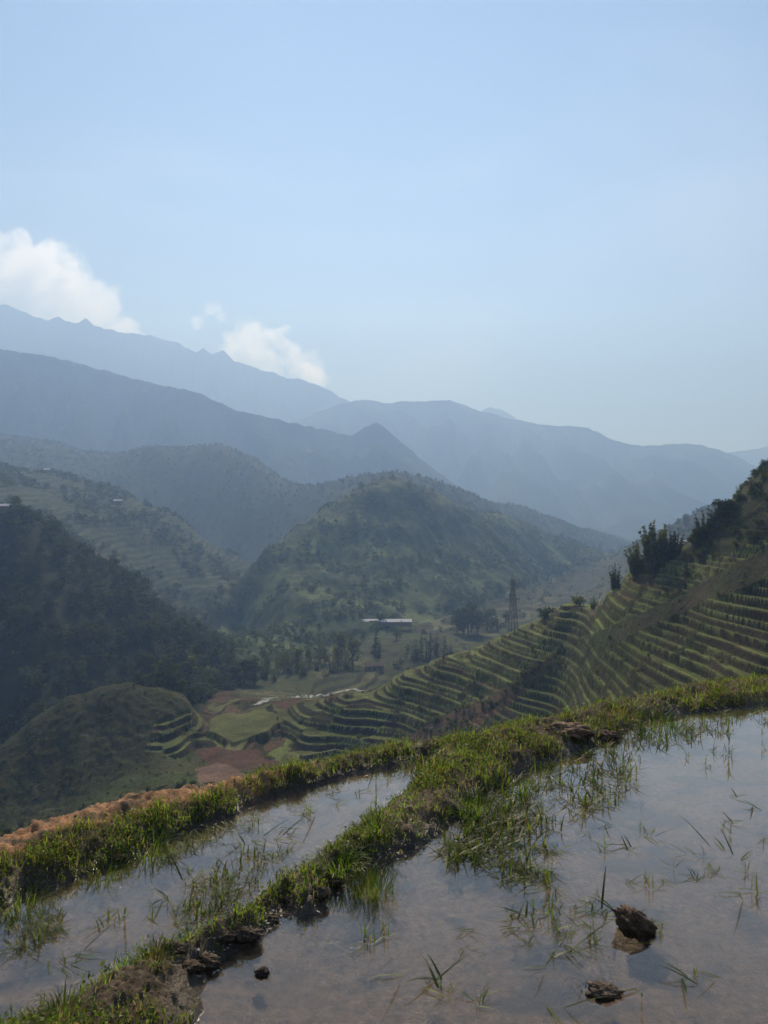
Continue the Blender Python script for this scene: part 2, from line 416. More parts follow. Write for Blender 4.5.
# valley fields: each field its own tone
cell = _hash(np.floor((Z0 + 2.6 * fbm(XX / 60, YY / 60, 4, 79)) / 1.5), np.floor(XX / 38 + 0.6 * fbm(XX / 50, YY / 50, 2, 7)), 5) / 4294967296.0
fieldc = mix(col((0.038, 0.048, 0.018)), col((0.13, 0.122, 0.055)), (cell ** 1.5)[..., None])
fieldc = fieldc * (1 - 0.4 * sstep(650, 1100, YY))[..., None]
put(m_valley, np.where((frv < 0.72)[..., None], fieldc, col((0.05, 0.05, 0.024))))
put(m_hill, mix(col((0.032, 0.050, 0.020)), col((0.125, 0.150, 0.055)), np.clip(0.25 + 1.5 * fbm(XX / 55, YY / 55, 4, 131)[..., None] + 0.5 * nB, 0, 1)))
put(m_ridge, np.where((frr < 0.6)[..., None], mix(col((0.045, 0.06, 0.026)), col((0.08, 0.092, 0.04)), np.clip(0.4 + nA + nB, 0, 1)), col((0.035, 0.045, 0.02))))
put((YY > 1250) & ~m_valley & ~m_hill, mix(col((0.024, 0.036, 0.018)), col((0.04, 0.052, 0.024)), np.clip(0.4 + nA, 0, 1)))
m_rf = (PX > 560) & (YY > 300) & ~m_valley & ~m_hill
put(m_rf, col((0.03, 0.038, 0.018)) * (1 + 0.4 * nB))
put(m_forest, col((0.02, 0.026, 0.013)) * (1 + 0.4 * nB))
put(m_scrub, mix(col((0.035, 0.042, 0.018)), col((0.06, 0.058, 0.028)), np.clip(0.4 + nB, 0, 1)))

V = np.stack([XX, YY, Z], -1)
ter = make_mesh('terrain', V, grid_faces(*XX.shape), M_mid, C.reshape(-1, 3), smooth=True)
tag(ter, 'hillsides, terraced spur, mound and valley floor below the paddies', 'terrain', kind='structure')

def gz(x, y):
    x = np.asarray(x, float); y = np.asarray(y, float)
    return bilin(Z, la, ua, np.log(np.maximum(y, 10.5)), x / np.maximum(y, 10.5))

# normals of the base for scattering
def scatter(mask, n, seed, area=True):
    r = np.random.default_rng(seed)
    idx = np.flatnonzero(mask.ravel())
    dl = np.gradient(la)[:, None] * np.gradient(ua)[None, :]
    w = (dl * (YY ** 2 if area else 1)).ravel()[idx]; w = w / w.sum()
    k = r.choice(idx, n, p=w)
    x = XX.ravel()[k] + r.normal(0, 1, n) * YY.ravel()[k] * 0.002; y = YY.ravel()[k] * (1 + r.normal(0, 0.004, n))
    return x, y, gz(x, y)

# ================================================================== FAR MOUNTAINS
def ridge(name, crest, Yc, Wf, Wb, zfoot, seed, label, jag=0.004, colr=(0.045, 0.06, 0.03)):
    cx = np.array([c[0] for c in crest], float); cy = np.array([c[1] for c in crest], float)
    px = np.linspace(cx[0], cx[-1], 560)
    py = np.interp(px, cx, cy)
    k = np.ones(5) / 5; pys = np.convolve(np.pad(py, 2, 'edge'), k, 'valid')
    py = 0.55 * py + 0.45 * pys
    py = py + 480 * jag * fbm(px / 23.0, px * 0 + seed, 4, seed + 2, 0.55)
    u = (px - 384) / F
    vv = np.concatenate([np.linspace(-1, 0, 110), np.linspace(0, 1, 40)[1:]])
    Ug, Vg = np.meshgrid(u, vv)
    Yg = Yc + np.where(Vg < 0, Vg * Wf, Vg * Wb)
    wob = 0.10 * Yc * fbm(u * 4, u * 0 + seed, 3, seed)[None, :] * (1 - np.abs(Vg))
    Yg = Yg + wob
    Xg = Ug * (Yc + wob + 0.35 * (Yg - wob - Yc))
    zc = EYE + ((HZ - py) / F * (Yc + wob[len(vv) // 2 * 0 + 109]))[None, :]
    t = 1 - np.abs(Vg)
    prof = t ** 0.9
    Zg = zfoot + (zc - zfoot) * prof
    hgt = np.maximum(zc - zfoot, 80)
    sp = ridged(Xg / (0.12 * Yc) + 0.4 * fbm(Yg / (0.2 * Yc), Xg / (0.2 * Yc), 2, seed), Yg / (0.30 * Yc), 3, seed + 3)
    edge = np.clip((1 - t) * 4, 0, 1) * np.clip(t * 3, 0, 1)
    Zg += edge * hgt * 0.58 * np.minimum(sp - 0.8, 0.0)
    Zg += t ** 6 * Yc * jag * fbm(Ug * 60, Vg * 8, 4, seed + 9)
    nn = fbm(Xg / (0.05 * Yc), Yg / (0.05 * Yc), 4, seed + 5)[..., None]
    cc = np.array(colr) * np.clip(1 + 1.1 * nn, 0.3, 2.0)
    o = make_mesh(name, np.stack([Xg, Yg, Zg], -1), grid_faces(*Xg.shape), M_far, cc.reshape(-1, 3), smooth=True)
    tag(o, label, 'mountain', kind='structure')
    return o

ridge('mountain_ridge', [(-150,312),(-100,325),(0,349),(50,356),(110,372),(160,385),(200,393),(218,402),(235,410),(280,420),(330,431),(352,436),(364,428),(376,422),(388,430),(400,441),(430,466),(460,488),(500,520),(560,560)],
      3100, 1050, 1000, -135, 11, 'dark blue mountain ridge sloping down to the right with one small peak at its end', 0.003)
ridge('mountain_ridge', [(180,470),(290,423),(330,407),(350,402),(365,399),(385,403),(400,402),(425,401),(450,400),(475,409),(510,419),(545,425),(570,426),(590,428),(605,436),(615,441),(640,446),(670,444),(695,444),(720,450),(745,460),(800,490)],
      5000, 1800, 1000, -135, 29, 'broad hazy mountain across the valley with a flat wooded top', 0.003)
ridge('mountain_ridge', [(-150,268),(-60,290),(0,305),(20,310),(48,321),(58,316),(66,321),(78,324),(86,318),(98,328),(130,333),(150,336),(180,343),(196,353),(204,348),(212,355),(222,349),(234,361),(250,366),(275,374),(288,378),(300,379),(330,390),(350,402),(400,430),(480,470)],
      6000, 1600, 1000, -135, 47, 'faint jagged mountain ridge, highest and farthest at the left', 0.0045)
ridge('mountain_ridge', [(430,440),(478,412),(490,407),(500,409),(520,420),(620,448),(700,456),(725,453),(768,447),(850,440),(960,425)],
      7000, 1700, 600, -135, 59, 'faintest mountain ridge at the far end of the valley', 0.003)
# flat valley bottom out to the foot of the mountains
gx = np.linspace(-6900, 6900, 60); gy = np.linspace(1500, 8150, 60); GY, GX = np.meshgrid(gy, gx, indexing='ij')
GZ = -141 + 4 * fbm(GX / 600, GY / 600, 3, 3)
vc = mix(col((0.05, 0.065, 0.03)), col((0.09, 0.09, 0.045)), np.clip(0.5 + fbm(GX / 300, GY / 300, 3, 8), 0, 1)[..., None])
tag(make_mesh('ground', np.stack([GX, GY, GZ], -1), grid_faces(60, 60), M_far, vc.reshape(-1, 3), smooth=True), 'valley bottom reaching to the foot of the mountains', 'ground', kind='structure')

# ================================================================== HAZE
def box_mesh(x0, x1, y0, y1, z0, z1):
    v = np.array([(x, y, z) for z in (z0, z1) for y in (y0, y1) for x in (x0, x1)], float)
    f = np.array([(0, 2, 3, 1), (4, 5, 7, 6), (0, 1, 5, 4), (2, 6, 7, 3), (0, 4, 6, 2), (1, 3, 7, 5)])
    return v, f
HAZE_D = 3.4e-4
mh, nt, out = mat_new('valley_haze')
pv = N(nt, 'ShaderNodeVolumePrincipled'); pv.inputs['Density'].default_value = HAZE_D
pv.inputs['Color'].default_value = (0.345, 0.53, 0.93, 1); pv.inputs['Absorption Color'].default_value = (0.45, 0.45, 0.45, 1); pv.inputs['Anisotropy'].default_value = 0.36
nt.links.new(pv.outputs[0], out.inputs['Volume'])
v, f = box_mesh(-7000, 7000, -400, 8200, -147, 1940)
tag(make_mesh('haze', v, f, mh), 'thin blue haze filling the valley', 'haze', kind='stuff')

# ================================================================== FOREGROUND: paddies, bunds
def ring_out(px_poly): return [onplane(*p) for p in px_poly]
pond_r = ring_out([(140,1180),(196,1012),(197,990),(214,963),(238,953),(266,941),(277,926),(262,917),(284,906),(300,918),(326,914),(331,894),(358,872),(386,863),
                   (420,849),(450,826),(480,803),(520,777),(556,763),(590,748),(618,738),(645,722),(700,712),(768,706),(900,694)]) + [(5.4,7.2),(7.2,6.0),(8.0,0.5),(-0.3,0.5)]
pond_l = ring_out([(-110,945),(0,910),(50,888),(100,871),(140,856),(170,840),(215,823),(250,806),(290,793),(330,781),(370,772),(400,765),(426,760),
                   (418,775),(392,800),(372,818),(342,838),(310,862),(282,880),(258,898),(240,915),(205,932),(165,952),(120,976),(80,997),(40,1012),(0,1030),(-110,1075)])
crest_px = [(-420,1010),(-200,905),(0,843),(60,823),(100,812),(150,799),(200,788),(250,778),(300,765),(350,753),(400,743),(440,739),(480,739),(520,730),(560,720),(600,709),(640,699),(700,688),(768,679),(900,664),(1200,640)]
crest = [onplane(a, b, 0.10) for a, b in crest_px]
crest_poly = crest + [(30, 0.2), (-12, 0.2)]

ug = np.concatenate([np.arange(-1.0, -0.56, 0.008), np.arange(-0.56, 0.56, 0.0021), np.arange(0.56, 1.3, 0.008)])
lg = np.concatenate([np.arange(math.log(0.7), math.log(1.9), 0.04), np.arange(math.log(1.9), math.log(8.0), 0.0042), np.arange(math.log(8.0), math.log(24), 0.03)])
LG, UG = np.meshgrid(lg, ug, indexing='ij'); YG = np.exp(LG); XG = UG * YG

def fore_fields(X, Y):
    jx_ = X + 0.035 * fbm(X / 0.22, Y / 0.22, 3, 201) + 0.012 * pn(X / 0.04, Y / 0.04, 203)
    jy_ = Y + 0.05 * fbm(X / 0.22, Y / 0.22, 3, 205) + 0.016 * pn(X / 0.04, Y / 0.04, 207)
    ir = inside(jx_, jy_, pond_r); il = inside(jx_, jy_, pond_l)
    d = np.minimum(pdist(jx_, jy_, pond_r, True), pdist(jx_, jy_, pond_l, True))
    d = np.where(ir | il, -d, d)                     # signed distance to the shore, + on land
    t = pdist(X, Y, crest); beyond = ~inside(X, Y, crest_poly)
    t = np.where(beyond, t, -t)
    return d, t
def fore_height(X, Y):
    d, t = fore_fields(X, Y)
    big = fbm(X / 0.5, Y / 0.5, 3, 211); clod = np.maximum(0, fbm(X / 0.11, Y / 0.11, 3, 213)); fine = fbm(X / 0.03, Y / 0.03, 3, 215)
    land = 0.005 + 0.06 * sstep(0.0, 0.14, d) + 0.035 * sstep(0.1, 0.35, d)
    bil = np.abs(fbm(X / 0.055, Y / 0.055, 3, 217)); bil2 = np.abs(fbm(X / 0.03, Y / 0.03, 2, 219))
    land = land + sstep(0.0, 0.06, d) * (0.03 * big + 0.05 * clod + 0.05 * (0.3 - bil) * 0.6 + 0.02 * (0.3 - bil2) + 0.008 * fine)
    bed = -0.012 - 0.055 * sstep(0, 0.3, -d) + 0.014 * fbm(X / 0.35, Y / 0.35, 3, 221) + 0.007 * fbm(X / 0.06, Y / 0.06, 3, 223)
    bed = np.minimum(bed, -0.006)
    z = np.where(d > 0, land, bed)
    lip = 0.012 * np.exp(-((t + 0.06) / 0.1) ** 2) * (X < 1.0)
    z = z + np.where(d > 0, lip, 0)
    drop = np.where(t > 0, -0.75 * t * sstep(0, 0.25, t) - 0.02 * t, 0)
    return np.where(t > 0, np.maximum(z, 0.06) + drop + sstep(0.3, 2, t) * 0.12 * big, z), d, t
ZG, DG, TG = fore_height(XG, YG)
cb = fbm(XG / 0.3, YG / 0.3, 4, 231)[..., None]; cf = fbm(XG / 0.05, YG / 0.05, 3, 233)[..., None]
mud = col((0.085, 0.060, 0.040)); drysoil = col((0.20, 0.145, 0.095)); orange = col((0.38, 0.20, 0.10)); bedc = col((0.150, 0.105, 0.066))
CG = mix(mud, drysoil, np.clip(0.25 + 1.0 * cb + 0.5 * cf, 0, 1))
wet = sstep(0.10, 0.0, DG)[..., None]
CG = mix(CG, mud * 0.55, wet)
PXG = XG / YG * F + 384
ow = (sstep(-0.16, -0.10, TG - 0.10 * sstep(150, 290, PXG) + 0.12 * cb[..., 0]) * sstep(0.55, 0.25, TG) * sstep(345, 250, PXG))[..., None]
ow = ow * np.clip(0.75 + 2.2 * fbm(XG / 0.13, YG / 0.09, 3, 251)[..., None], 0, 1)
CG = mix(CG, orange * (1 + 0.5 * cf + 0.3 * cb), np.clip(ow, 0, 1))
CG = np.where((TG > 0.55)[..., None], mix(grass_d, dry, np.clip(0.4 + cb, 0, 1)), CG)
dark = sstep(0.02, 0.26, fbm(XG / 0.38 + 9, YG / 0.26, 4, 241))[..., None]
bedm = mix(bedc * (1 + 0.25 * cf + 0.2 * cb), col((0.032, 0.031, 0.030)), 0.88 * dark)
CG = np.where((DG < 0)[..., None], bedm, CG)

def mud_mat():
    m, nt, out = mat_new('wet_bund_mud')
    b = N(nt, 'ShaderNodeBsdfPrincipled'); at = N(nt, 'ShaderNodeVertexColor', layer_name='Col')
    geo = N(nt, 'ShaderNodeNewGeometry'); sep = N(nt, 'ShaderNodeSeparateXYZ'); nt.links.new(geo.outputs['Position'], sep.inputs[0])
    r = N(nt, 'ShaderNodeMapRange'); r.inputs['From Min'].default_value = 0.015; r.inputs['From Max'].default_value = 0.08
    r.inputs['To Min'].default_value = 0.16; r.inputs['To Max'].default_value = 0.95
    nt.links.new(sep.outputs['Z'], r.inputs['Value']); nt.links.new(r.outputs[0], b.inputs['Roughness'])
    b.inputs['Specular IOR Level'].default_value = 0.4
    n1 = noise_node(nt, 30, 6, 0.65); n2 = noise_node(nt, 140, 4, 0.6)
    ad = N(nt, 'ShaderNodeMath', operation='MULTIPLY_ADD'); ad.inputs[1].default_value = 0.35
    nt.links.new(n2.outputs['Fac'], ad.inputs[0]); nt.links.new(n1.outputs['Fac'], ad.inputs[2])
    bp = N(nt, 'ShaderNodeBump'); bp.inputs['Strength'].default_value = 0.9; bp.inputs['Distance'].default_value = 0.018
    nt.links.new(ad.outputs[0], bp.inputs['Height']); nt.links.new(bp.outputs[0], b.inputs['Normal'])
    mr = N(nt, 'ShaderNodeMapRange'); mr.inputs['From Min'].default_value = 0.3; mr.inputs['From Max'].default_value = 0.7
    mr.inputs['To Min'].default_value = 0.6; mr.inputs['To Max'].default_value = 1.4
    nt.links.new(n1.outputs['Fac'], mr.inputs['Value'])
    sc = N(nt, 'ShaderNodeVectorMath', operation='SCALE'); nt.links.new(at.outputs['Color'], sc.inputs[0]); nt.links.new(mr.outputs[0], sc.inputs['Scale'])
    nt.links.new(sc.outputs[0], b.inputs['Base Color']); nt.links.new(b.outputs[0], out.inputs['Surface'])
    return m
M_mud = mud_mat()
bund = make_mesh('ground', np.stack([XG, YG, ZG], -1), grid_faces(*XG.shape), M_mud, CG.reshape(-1, 3), smooth=True)
tag(bund, 'muddy bunds and bed of the two flooded paddies', 'ground', kind='structure')
def fz(x, y):
    z, d, t = fore_height(np.atleast_1d(np.asarray(x, float)), np.atleast_1d(np.asarray(y, float)))
    return z, d, t

# water
def water_mat():
    m, nt, out = mat_new('shallow_paddy_water')
    tr = N(nt, 'ShaderNodeBsdfTransparent'); tr.inputs['Color'].default_value = (0.90, 0.86, 0.80, 1)
    df = N(nt, 'ShaderNodeBsdfDiffuse'); df.inputs['Color'].default_value = (0.34, 0.27, 0.20, 1)
    m1 = N(nt, 'ShaderNodeMixShader'); m1.inputs[0].default_value = 0.06
    gl = N(nt, 'ShaderNodeBsdfGlossy'); gl.inputs['Roughness'].default_value = 0.004; gl.inputs['Color'].default_value = (1, 1, 1, 1)
    # Schlick reflectance from the angle, the same from above and from below
    lw = N(nt, 'ShaderNodeLayerWeight'); lw.inputs['Blend'].default_value = 0.5
    pw = N(nt, 'ShaderNodeMath', operation='POWER'); pw.inputs[1].default_value = 3.6
    fr = N(nt, 'ShaderNodeMath', operation='MULTIPLY_ADD'); fr.inputs[1].default_value = 0.96; fr.inputs[2].default_value = 0.03
    nt.links.new(lw.outputs['Facing'], pw.inputs[0]); nt.links.new(pw.outputs[0], fr.inputs[0])
    n = noise_node(nt, 9, 3, 0.5); bp = N(nt, 'ShaderNodeBump'); bp.inputs['Strength'].default_value = 0.02; bp.inputs['Distance'].default_value = 0.01
    nt.links.new(n.outputs['Fac'], bp.inputs['Height']); nt.links.new(bp.outputs[0], gl.inputs['Normal'])
    mx = N(nt, 'ShaderNodeMixShader')
    nt.links.new(tr.outputs[0], m1.inputs[1]); nt.links.new(df.outputs[0], m1.inputs[2])
    nt.links.new(fr.outputs[0], mx.inputs[0]); nt.links.new(m1.outputs[0], mx.inputs[1]); nt.links.new(gl.outputs[0], mx.inputs[2])
    nt.links.new(mx.outputs[0], out.inputs['Surface'])
    return m
M_water = water_mat()
def water_sheet(name, pond, grow, label):
    # a flat sheet a little larger than the pool; the bund covers its rim
    q = np.array(pond); c = q.mean(0)
    n = len(q); out_ = []
    for i in range(n):
        e = q[(i + 1) % n] - q[i - 1]; nrm = np.array([e[1], -e[0]]); nrm /= np.linalg.norm(nrm) + 1e-9
        area = sum(q[k][0] * q[(k + 1) % n][1] - q[(k + 1) % n][0] * q[k][1] for k in range(n))
        out_.append(q[i] + nrm * grow * (1 if area > 0 else -1))
    me = bpy.data.meshes.new(name)
    if area < 0: out_ = out_[::-1]
    me.from_pydata([(x, y, 0.0) for x, y in out_], [], [list(range(n))]); me.materials.append(M_water); me.update()
    o = link(name, me); tag(o, label, 'water', kind='structure'); return o
water_sheet('water', pond_r, 0.05, 'still brown paddy water in the large pool in front')
water_sheet('water', pond_l, 0.05, 'strip of paddy water between the two grassy bunds')

# ------------------------------------------------------------------ grass
def blades(x, y, z, h, w, head, bend, cols, seg=4, curl=0.0, lean=0.0):
    """arched tapering blades as strips; all arguments are arrays"""
    n = len(x); ts = np.linspace(0, 1, seg + 1)
    dx, dy = np.cos(head), np.sin(head); V_ = np.empty((n, seg + 1, 2, 3)); ang = np.zeros(n); px_ = x.copy(); py_ = y.copy(); pz_ = z.copy()
    for k, t in enumerate(ts):
        ww = w * (1 - t) ** 0.7 * (0.55 + 0.45 * min(1, t * 4)) + w * 0.04
        V_[:, k, 0] = np.stack([px_ - dy * ww / 2, py_ + dx * ww / 2, pz_], -1)
        V_[:, k, 1] = np.stack([px_ + dy * ww / 2, py_ - dx * ww / 2, pz_], -1)
        a = lean + bend * (0.25 + 1.1 * t) + curl * t * t
        st = h / seg
        px_ = px_ + dx * np.sin(a) * st; py_ = py_ + dy * np.sin(a) * st; pz_ = pz_ + np.cos(a) * st
    base = (np.arange(n) * (seg + 1) * 2)[:, None]
    k = np.arange(seg)[None, :] * 2
    Fc = np.stack([base + k, base + k + 1, base + k + 3, base + k + 2], -1).reshape(-1, 4)
    Cc = np.repeat(cols[:, None, :], (seg + 1) * 2, 1).reshape(-1, 3)
    return V_.reshape(-1, 3), Fc, Cc
class Acc:
    def __init__(s): s.V = []; s.F = []; s.C = []; s.n = 0
    def add(s, V_, F_, C_):
        s.V.append(V_); s.F.append(F_ + s.n); s.C.append(C_); s.n += len(V_)
    def build(s, name, mat, parent=None, smooth=False, obj=True):
        return make_mesh(name, np.concatenate(s.V), np.concatenate(s.F), mat, np.concatenate(s.C), smooth, parent, obj)
def gcols(n, r, green=0.6, straw=0.15):
    a = r.random(n)[:, None]; b = r.random(n)[:, None]
    c = mix(col((0.06, 0.12, 0.018)), col((0.19, 0.26, 0.04)), b)
    yel = mix(col((0.20, 0.25, 0.05)), col((0.20, 0.155, 0.06)), b)
    st = mix(col((0.27, 0.21, 0.11)), col((0.16, 0.11, 0.06)), b)
    return np.where(a < straw, st, np.where(a < 1 - green, yel, c))

r = np.random.default_rng(31)
ga = Acc()
n = 560000
lx = r.uniform(math.log(1.9), math.log(8.5), n); yy = np.exp(lx); xx = r.uniform(-0.62, 0.66, n) * yy
keep = r.random(n) < (yy / 8.5) ** 1.2 * 1.6
xx, yy = xx[keep], yy[keep]
zz, dd, tt_ = fz(xx, yy)
ppx = xx / yy * F + 384
dens = sstep(0.0, 0.05, dd) * (0.22 + 0.95 * sstep(-0.2, 0.22, fbm(xx / 0.35, yy / 0.35, 3, 301)))
dens *= np.where(ppx < 370, sstep(-0.06, -0.14, tt_ - 0.30 * sstep(180, 290, ppx) + 0.05 * fbm(xx / 0.2, yy / 0.2, 2, 5)), 1.0)
dens *= np.where((ppx >= 370) & (tt_ > 0), sstep(0.5, 0.1, tt_), 1.0)
bare = pdist(xx, yy, [onplane(150, 975, .1), onplane(230, 935, .1), onplane(262, 925, .1)]); dens *= np.clip(0.05 + sstep(0.06, 0.22, bare), 0, 1)
bare = pdist(xx, yy, [onplane(70, 1010, .1), onplane(140, 985, .1), onplane(175, 975, .1)]); dens *= np.clip(0.25 + sstep(0.03, 0.12, bare), 0, 1)
bare = pdist(xx, yy, [onplane(285, 905, .1), onplane(320, 890, .1)]); dens *= np.clip(0.05 + sstep(0.05, 0.12, bare), 0, 1)
keep = r.random(len(xx)) < dens
xx, yy, zz, dd = xx[keep], yy[keep], zz[keep], dd[keep]; n = len(xx)
tuft = np.clip(fbm(xx / 0.18, yy / 0.18, 2, 311) + 0.5, 0, 1)
h = (0.018 + 0.045 * r.random(n) ** 1.5) * (0.55 + 0.9 * tuft)
gg = np.clip(0.62 + 0.5 * fbm(xx / 0.6, yy / 0.6, 2, 313), 0.2, 0.95)
cc = 1.5 * gcols(n, r, 0.68, 0.09) * (0.8 + 0.4 * tuft)[:, None]
cc = np.where((r.random(n) > gg)[:, None], mix(cc, col((0.17, 0.13, 0.06)), 0.6), cc)
ga.add(*blades(xx, yy, zz - 0.005, h, 0.0034 + 0.0034 * r.random(n), r.uniform(0, 2 * math.pi, n), r.uniform(0.4, 1.7, n), cc, 3))
k = np.flatnonzero((r.random(n) < 0.42) & (tuft > 0.25)); m = len(k)
p0 = np.stack([xx[k], yy[k], zz[k] + r.uniform(0.004, 0.05, m) * (0.5 + tuft[k])], -1); aa = r.normal(size=(m, 3)); aa[:, 2] *= 0.5; aa /= np.linalg.norm(aa, axis=1)[:, None]
bb = np.cross(aa, r.normal(size=(m, 3)) * np.array([0.5, 0.5, 1.0])); bb /= np.linalg.norm(bb, axis=1)[:, None]; sz = r.uniform(0.004, 0.011, m)[:, None]
ga.add(np.stack([p0 - aa * sz, p0 - bb * sz * 0.5, p0 + aa * sz, p0 + bb * sz * 0.5], 1).reshape(-1, 3), np.arange(m * 4).reshape(m, 4), np.repeat(gcols(m, r, 0.75, 0.08) * 0.9, 4, 0))
tag(ga.build('grass', M_grass), 'short mixed green and straw grass covering the bunds', 'grass', kind='stuff')
print('grass blades', n)

def tuft_mesh(seed, n, rad, h0, h1, w, bend, green, straw, name='grass_tuft', seg=5):
    r = np.random.default_rng(seed); a = r.uniform(0, 6.283, n); q = rad * np.sqrt(r.random(n))
    x = q * np.cos(a); y = q * np.sin(a); head = a + r.normal(0, 0.6, n)
    hh = r.uniform(h0, h1, n); bb = 1.5 * bend * (0.35 + q / rad) * r.uniform(0.5, 1.3, n)
    A_ = Acc(); A_.add(*blades(x, y, np.full(n, -0.01), hh, w * r.uniform(0.6, 1.2, n), head, bb, gcols(n, r, green, straw) * r.uniform(0.6, 1.1, (n, 1)), seg, 0.8))
    return A_.build(name, M_grass, obj=False)

def put_px(px, py, z=0.0):
    x, y = onplane(px, py, z); return x, y
def tuft_at(px, py, seed, n, rad, h0, h1, w, bend, green, straw, label, cat='grass tuft', name='grass_tuft', group=None, water=False, z=None):
    zg_ = 0.0 if water else 0.1
    x, y = onplane(px, py, zg_)
    zz = 0.0 if water else float(fz(x, y)[0][0])
    o = link(name, tuft_mesh(seed, n, rad, h0, h1, w, bend, green, straw, name)); o.location = (x, y, zz)
    tag(o, label, cat, group); return o
tuft_at(373, 893, 1, 260, 0.085, 0.06, 0.15, 0.0035, 0.55, 0.7, 0.15, 'round grass tuft standing alone in the water beside the middle bund', water=True)
tuft_at(338, 852, 2, 200, 0.09, 0.07, 0.16, 0.006, 0.8, 0.95, 0.03, 'large drooping green grass tuft on the middle bund above the lone tuft')
tuft_at(376, 826, 12, 120, 0.08, 0.06, 0.14, 0.006, 0.8, 0.95, 0.03, 'green grass tuft on the middle bund just behind the largest drooping tuft')
tuft_at(475, 793, 3, 220, 0.12, 0.08, 0.2, 0.006, 0.6, 0.97, 0.02, 'bright green long-bladed grass tuft at the edge of the large pool')
tuft_at(518, 773, 13, 150, 0.12, 0.08, 0.18, 0.006, 0.6, 0.97, 0.02, 'bright green grass tuft next to the floating weed mat')
tuft_at(432, 768, 4, 130, 0.1, 0.1, 0.2, 0.006, 0.7, 0.6, 0.2, 'yellowish grass tuft where the middle bund joins the far bund')
tuft_at(420, 745, 5, 150, 0.18, 0.08, 0.16, 0.006, 0.7, 0.3, 0.4, 'dark humped grass tuft on the far bund crest left of the brown earth heap')
tuft_at(660, 712, 6, 200, 0.2, 0.1, 0.2, 0.006, 0.7, 0.9, 0.05, 'dark green grass tuft on the far bund behind the large pool')
tuft_at(150, 830, 7, 160, 0.12, 0.06, 0.16, 0.006, 0.8, 0.9, 0.05, 'green grass tuft on the far bund beside the orange bare soil')
tuft_at(105, 850, 8, 160, 0.1, 0.05, 0.14, 0.005, 0.8, 0.9, 0.05, 'green grass tuft overhanging the narrow pool at left')
tuft_at(20, 880, 9, 160, 0.1, 0.05, 0.14, 0.005, 0.8, 0.8, 0.1, 'dark grass tuft at the left end of the far bund')
tuft_at(155, 955, 10, 150, 0.06, 0.04, 0.10, 0.004, 0.8, 0.6, 0.3, 'small yellow-green grass tuft on the near muddy end of the middle bund')
tuft_at(60, 1015, 11, 200, 0.07, 0.05, 0.11, 0.004, 0.8, 0.5, 0.35, 'straw-coloured grass tuft at the lowest end of the middle bund')

# single stalks standing in the water
def stalk_mesh(seed, hgt, nleaf, lw, name, lean=0.05):
    r = np.random.default_rng(seed); A_ = Acc()
    one = lambda v: np.array([v], float)
    A_.add(*blades(one(0), one(0), one(-0.03), one(hgt), one(0.006), one(r.uniform(0, 6)), one(lean), col((0.05, 0.055, 0.02))[None], 6))
    for k in range(nleaf):
        z0 = hgt * (0.15 + 0.7 * k / max(1, nleaf - 1)) - 0.03
        A_.add(*blades(one(0), one(0), one(z0), one(hgt * r.uniform(0.25, 0.5)), one(lw), one(r.uniform(0, 6.28)), one(r.uniform(0.3, 1.0)), gcols(1, r, 0.7, 0.15), 5, 0.8))
    return A_.build(name, M_grass, obj=False)
def stalk_at(px, py, seed, hgt, nleaf, lw, label, cat='plant', name='marsh_plant', z=0.0):
    x, y = onplane(px, py, z); o = link(name, stalk_mesh(seed, hgt, nleaf, lw, name)); o.location = (x, y, z)
    return tag(o, label, cat)
stalk_at(729, 746, 1, 0.24, 14, 0.008, 'tall upright plant with splayed leaves standing alone in the far part of the large pool', 'plant')
stalk_at(376, 812, 2, 0.36, 3, 0.004, 'tall thin bare stalk rising beside the narrow pool', 'stalk', 'dry_stalk', 0.04)
stalk_at(258, 868, 3, 0.20, 5, 0.004, 'short dark leaning stalk at the near edge of the narrow pool', 'stalk', 'dry_stalk', 0.02)
stalk_at(762, 738, 4, 0.16, 6, 0.007, 'short leafy plant in the water at the right edge of the large pool', 'plant')
stalk_at(640, 828, 5, 0.08, 4, 0.005, 'lone short sprout standing upright in the middle of the large pool', 'plant')

# water weed: sprigs of narrow leaves lying on and standing just above the water
def sprig_geo(r, size, n):
    A_ = Acc(); a = r.uniform(0, 6.28, n)
    st = r.random(n) < 0.28
    hh = size * r.uniform(0.6, 1.5, n) * np.where(st, 0.75, 1.15); bb = np.where(st, r.uniform(0.4, 0.9, n), r.uniform(0.05, 0.3, n)); ln = np.where(st, 0.0, r.uniform(1.0, 1.45, n))
    x = r.normal(0, size * 0.22, n); y = r.normal(0, size * 0.22, n)
    A_.add(*blades(x, y, np.full(n, 0.002), hh, size * 0.11 * r.uniform(0.6, 1.2, n), a, bb, gcols(n, r, 0.75, 0.06) * r.uniform(0.45, 0.85, (n, 1)), 4, 0.2, ln))
    V_, F_, C_ = np.concatenate(A_.V), np.concatenate(A_.F), np.concatenate(A_.C)
    V_[:, 2] = np.maximum(V_[:, 2], 0.0025)
    return V_, F_, C_
def weed_mat_(seed, poly, n, size, label):
    r = np.random.default_rng(seed); A_ = Acc(); q = np.array(poly, float); k = 0
    while k < n:
        px = r.uniform(q[:, 0].min(), q[:, 0].max()); py = r.uniform(q[:, 1].min(), q[:, 1].max())
        if not inside(np.array([px]), np.array([py]), poly)[0]: continue
        x, y = onplane(px, py)
        if pn(x / 0.25, y / 0.25, seed) < r.uniform(-0.7, 0.45): continue
        V_, F_, C_ = sprig_geo(r, size * r.uniform(0.6, 1.3), int(r.integers(3, 7)))
        A_.add(V_ + np.array([x, y, 0]), F_, C_); k += 1
    tag(A_.build('floating_weed', M_grass), label, 'floating weed', kind='stuff')
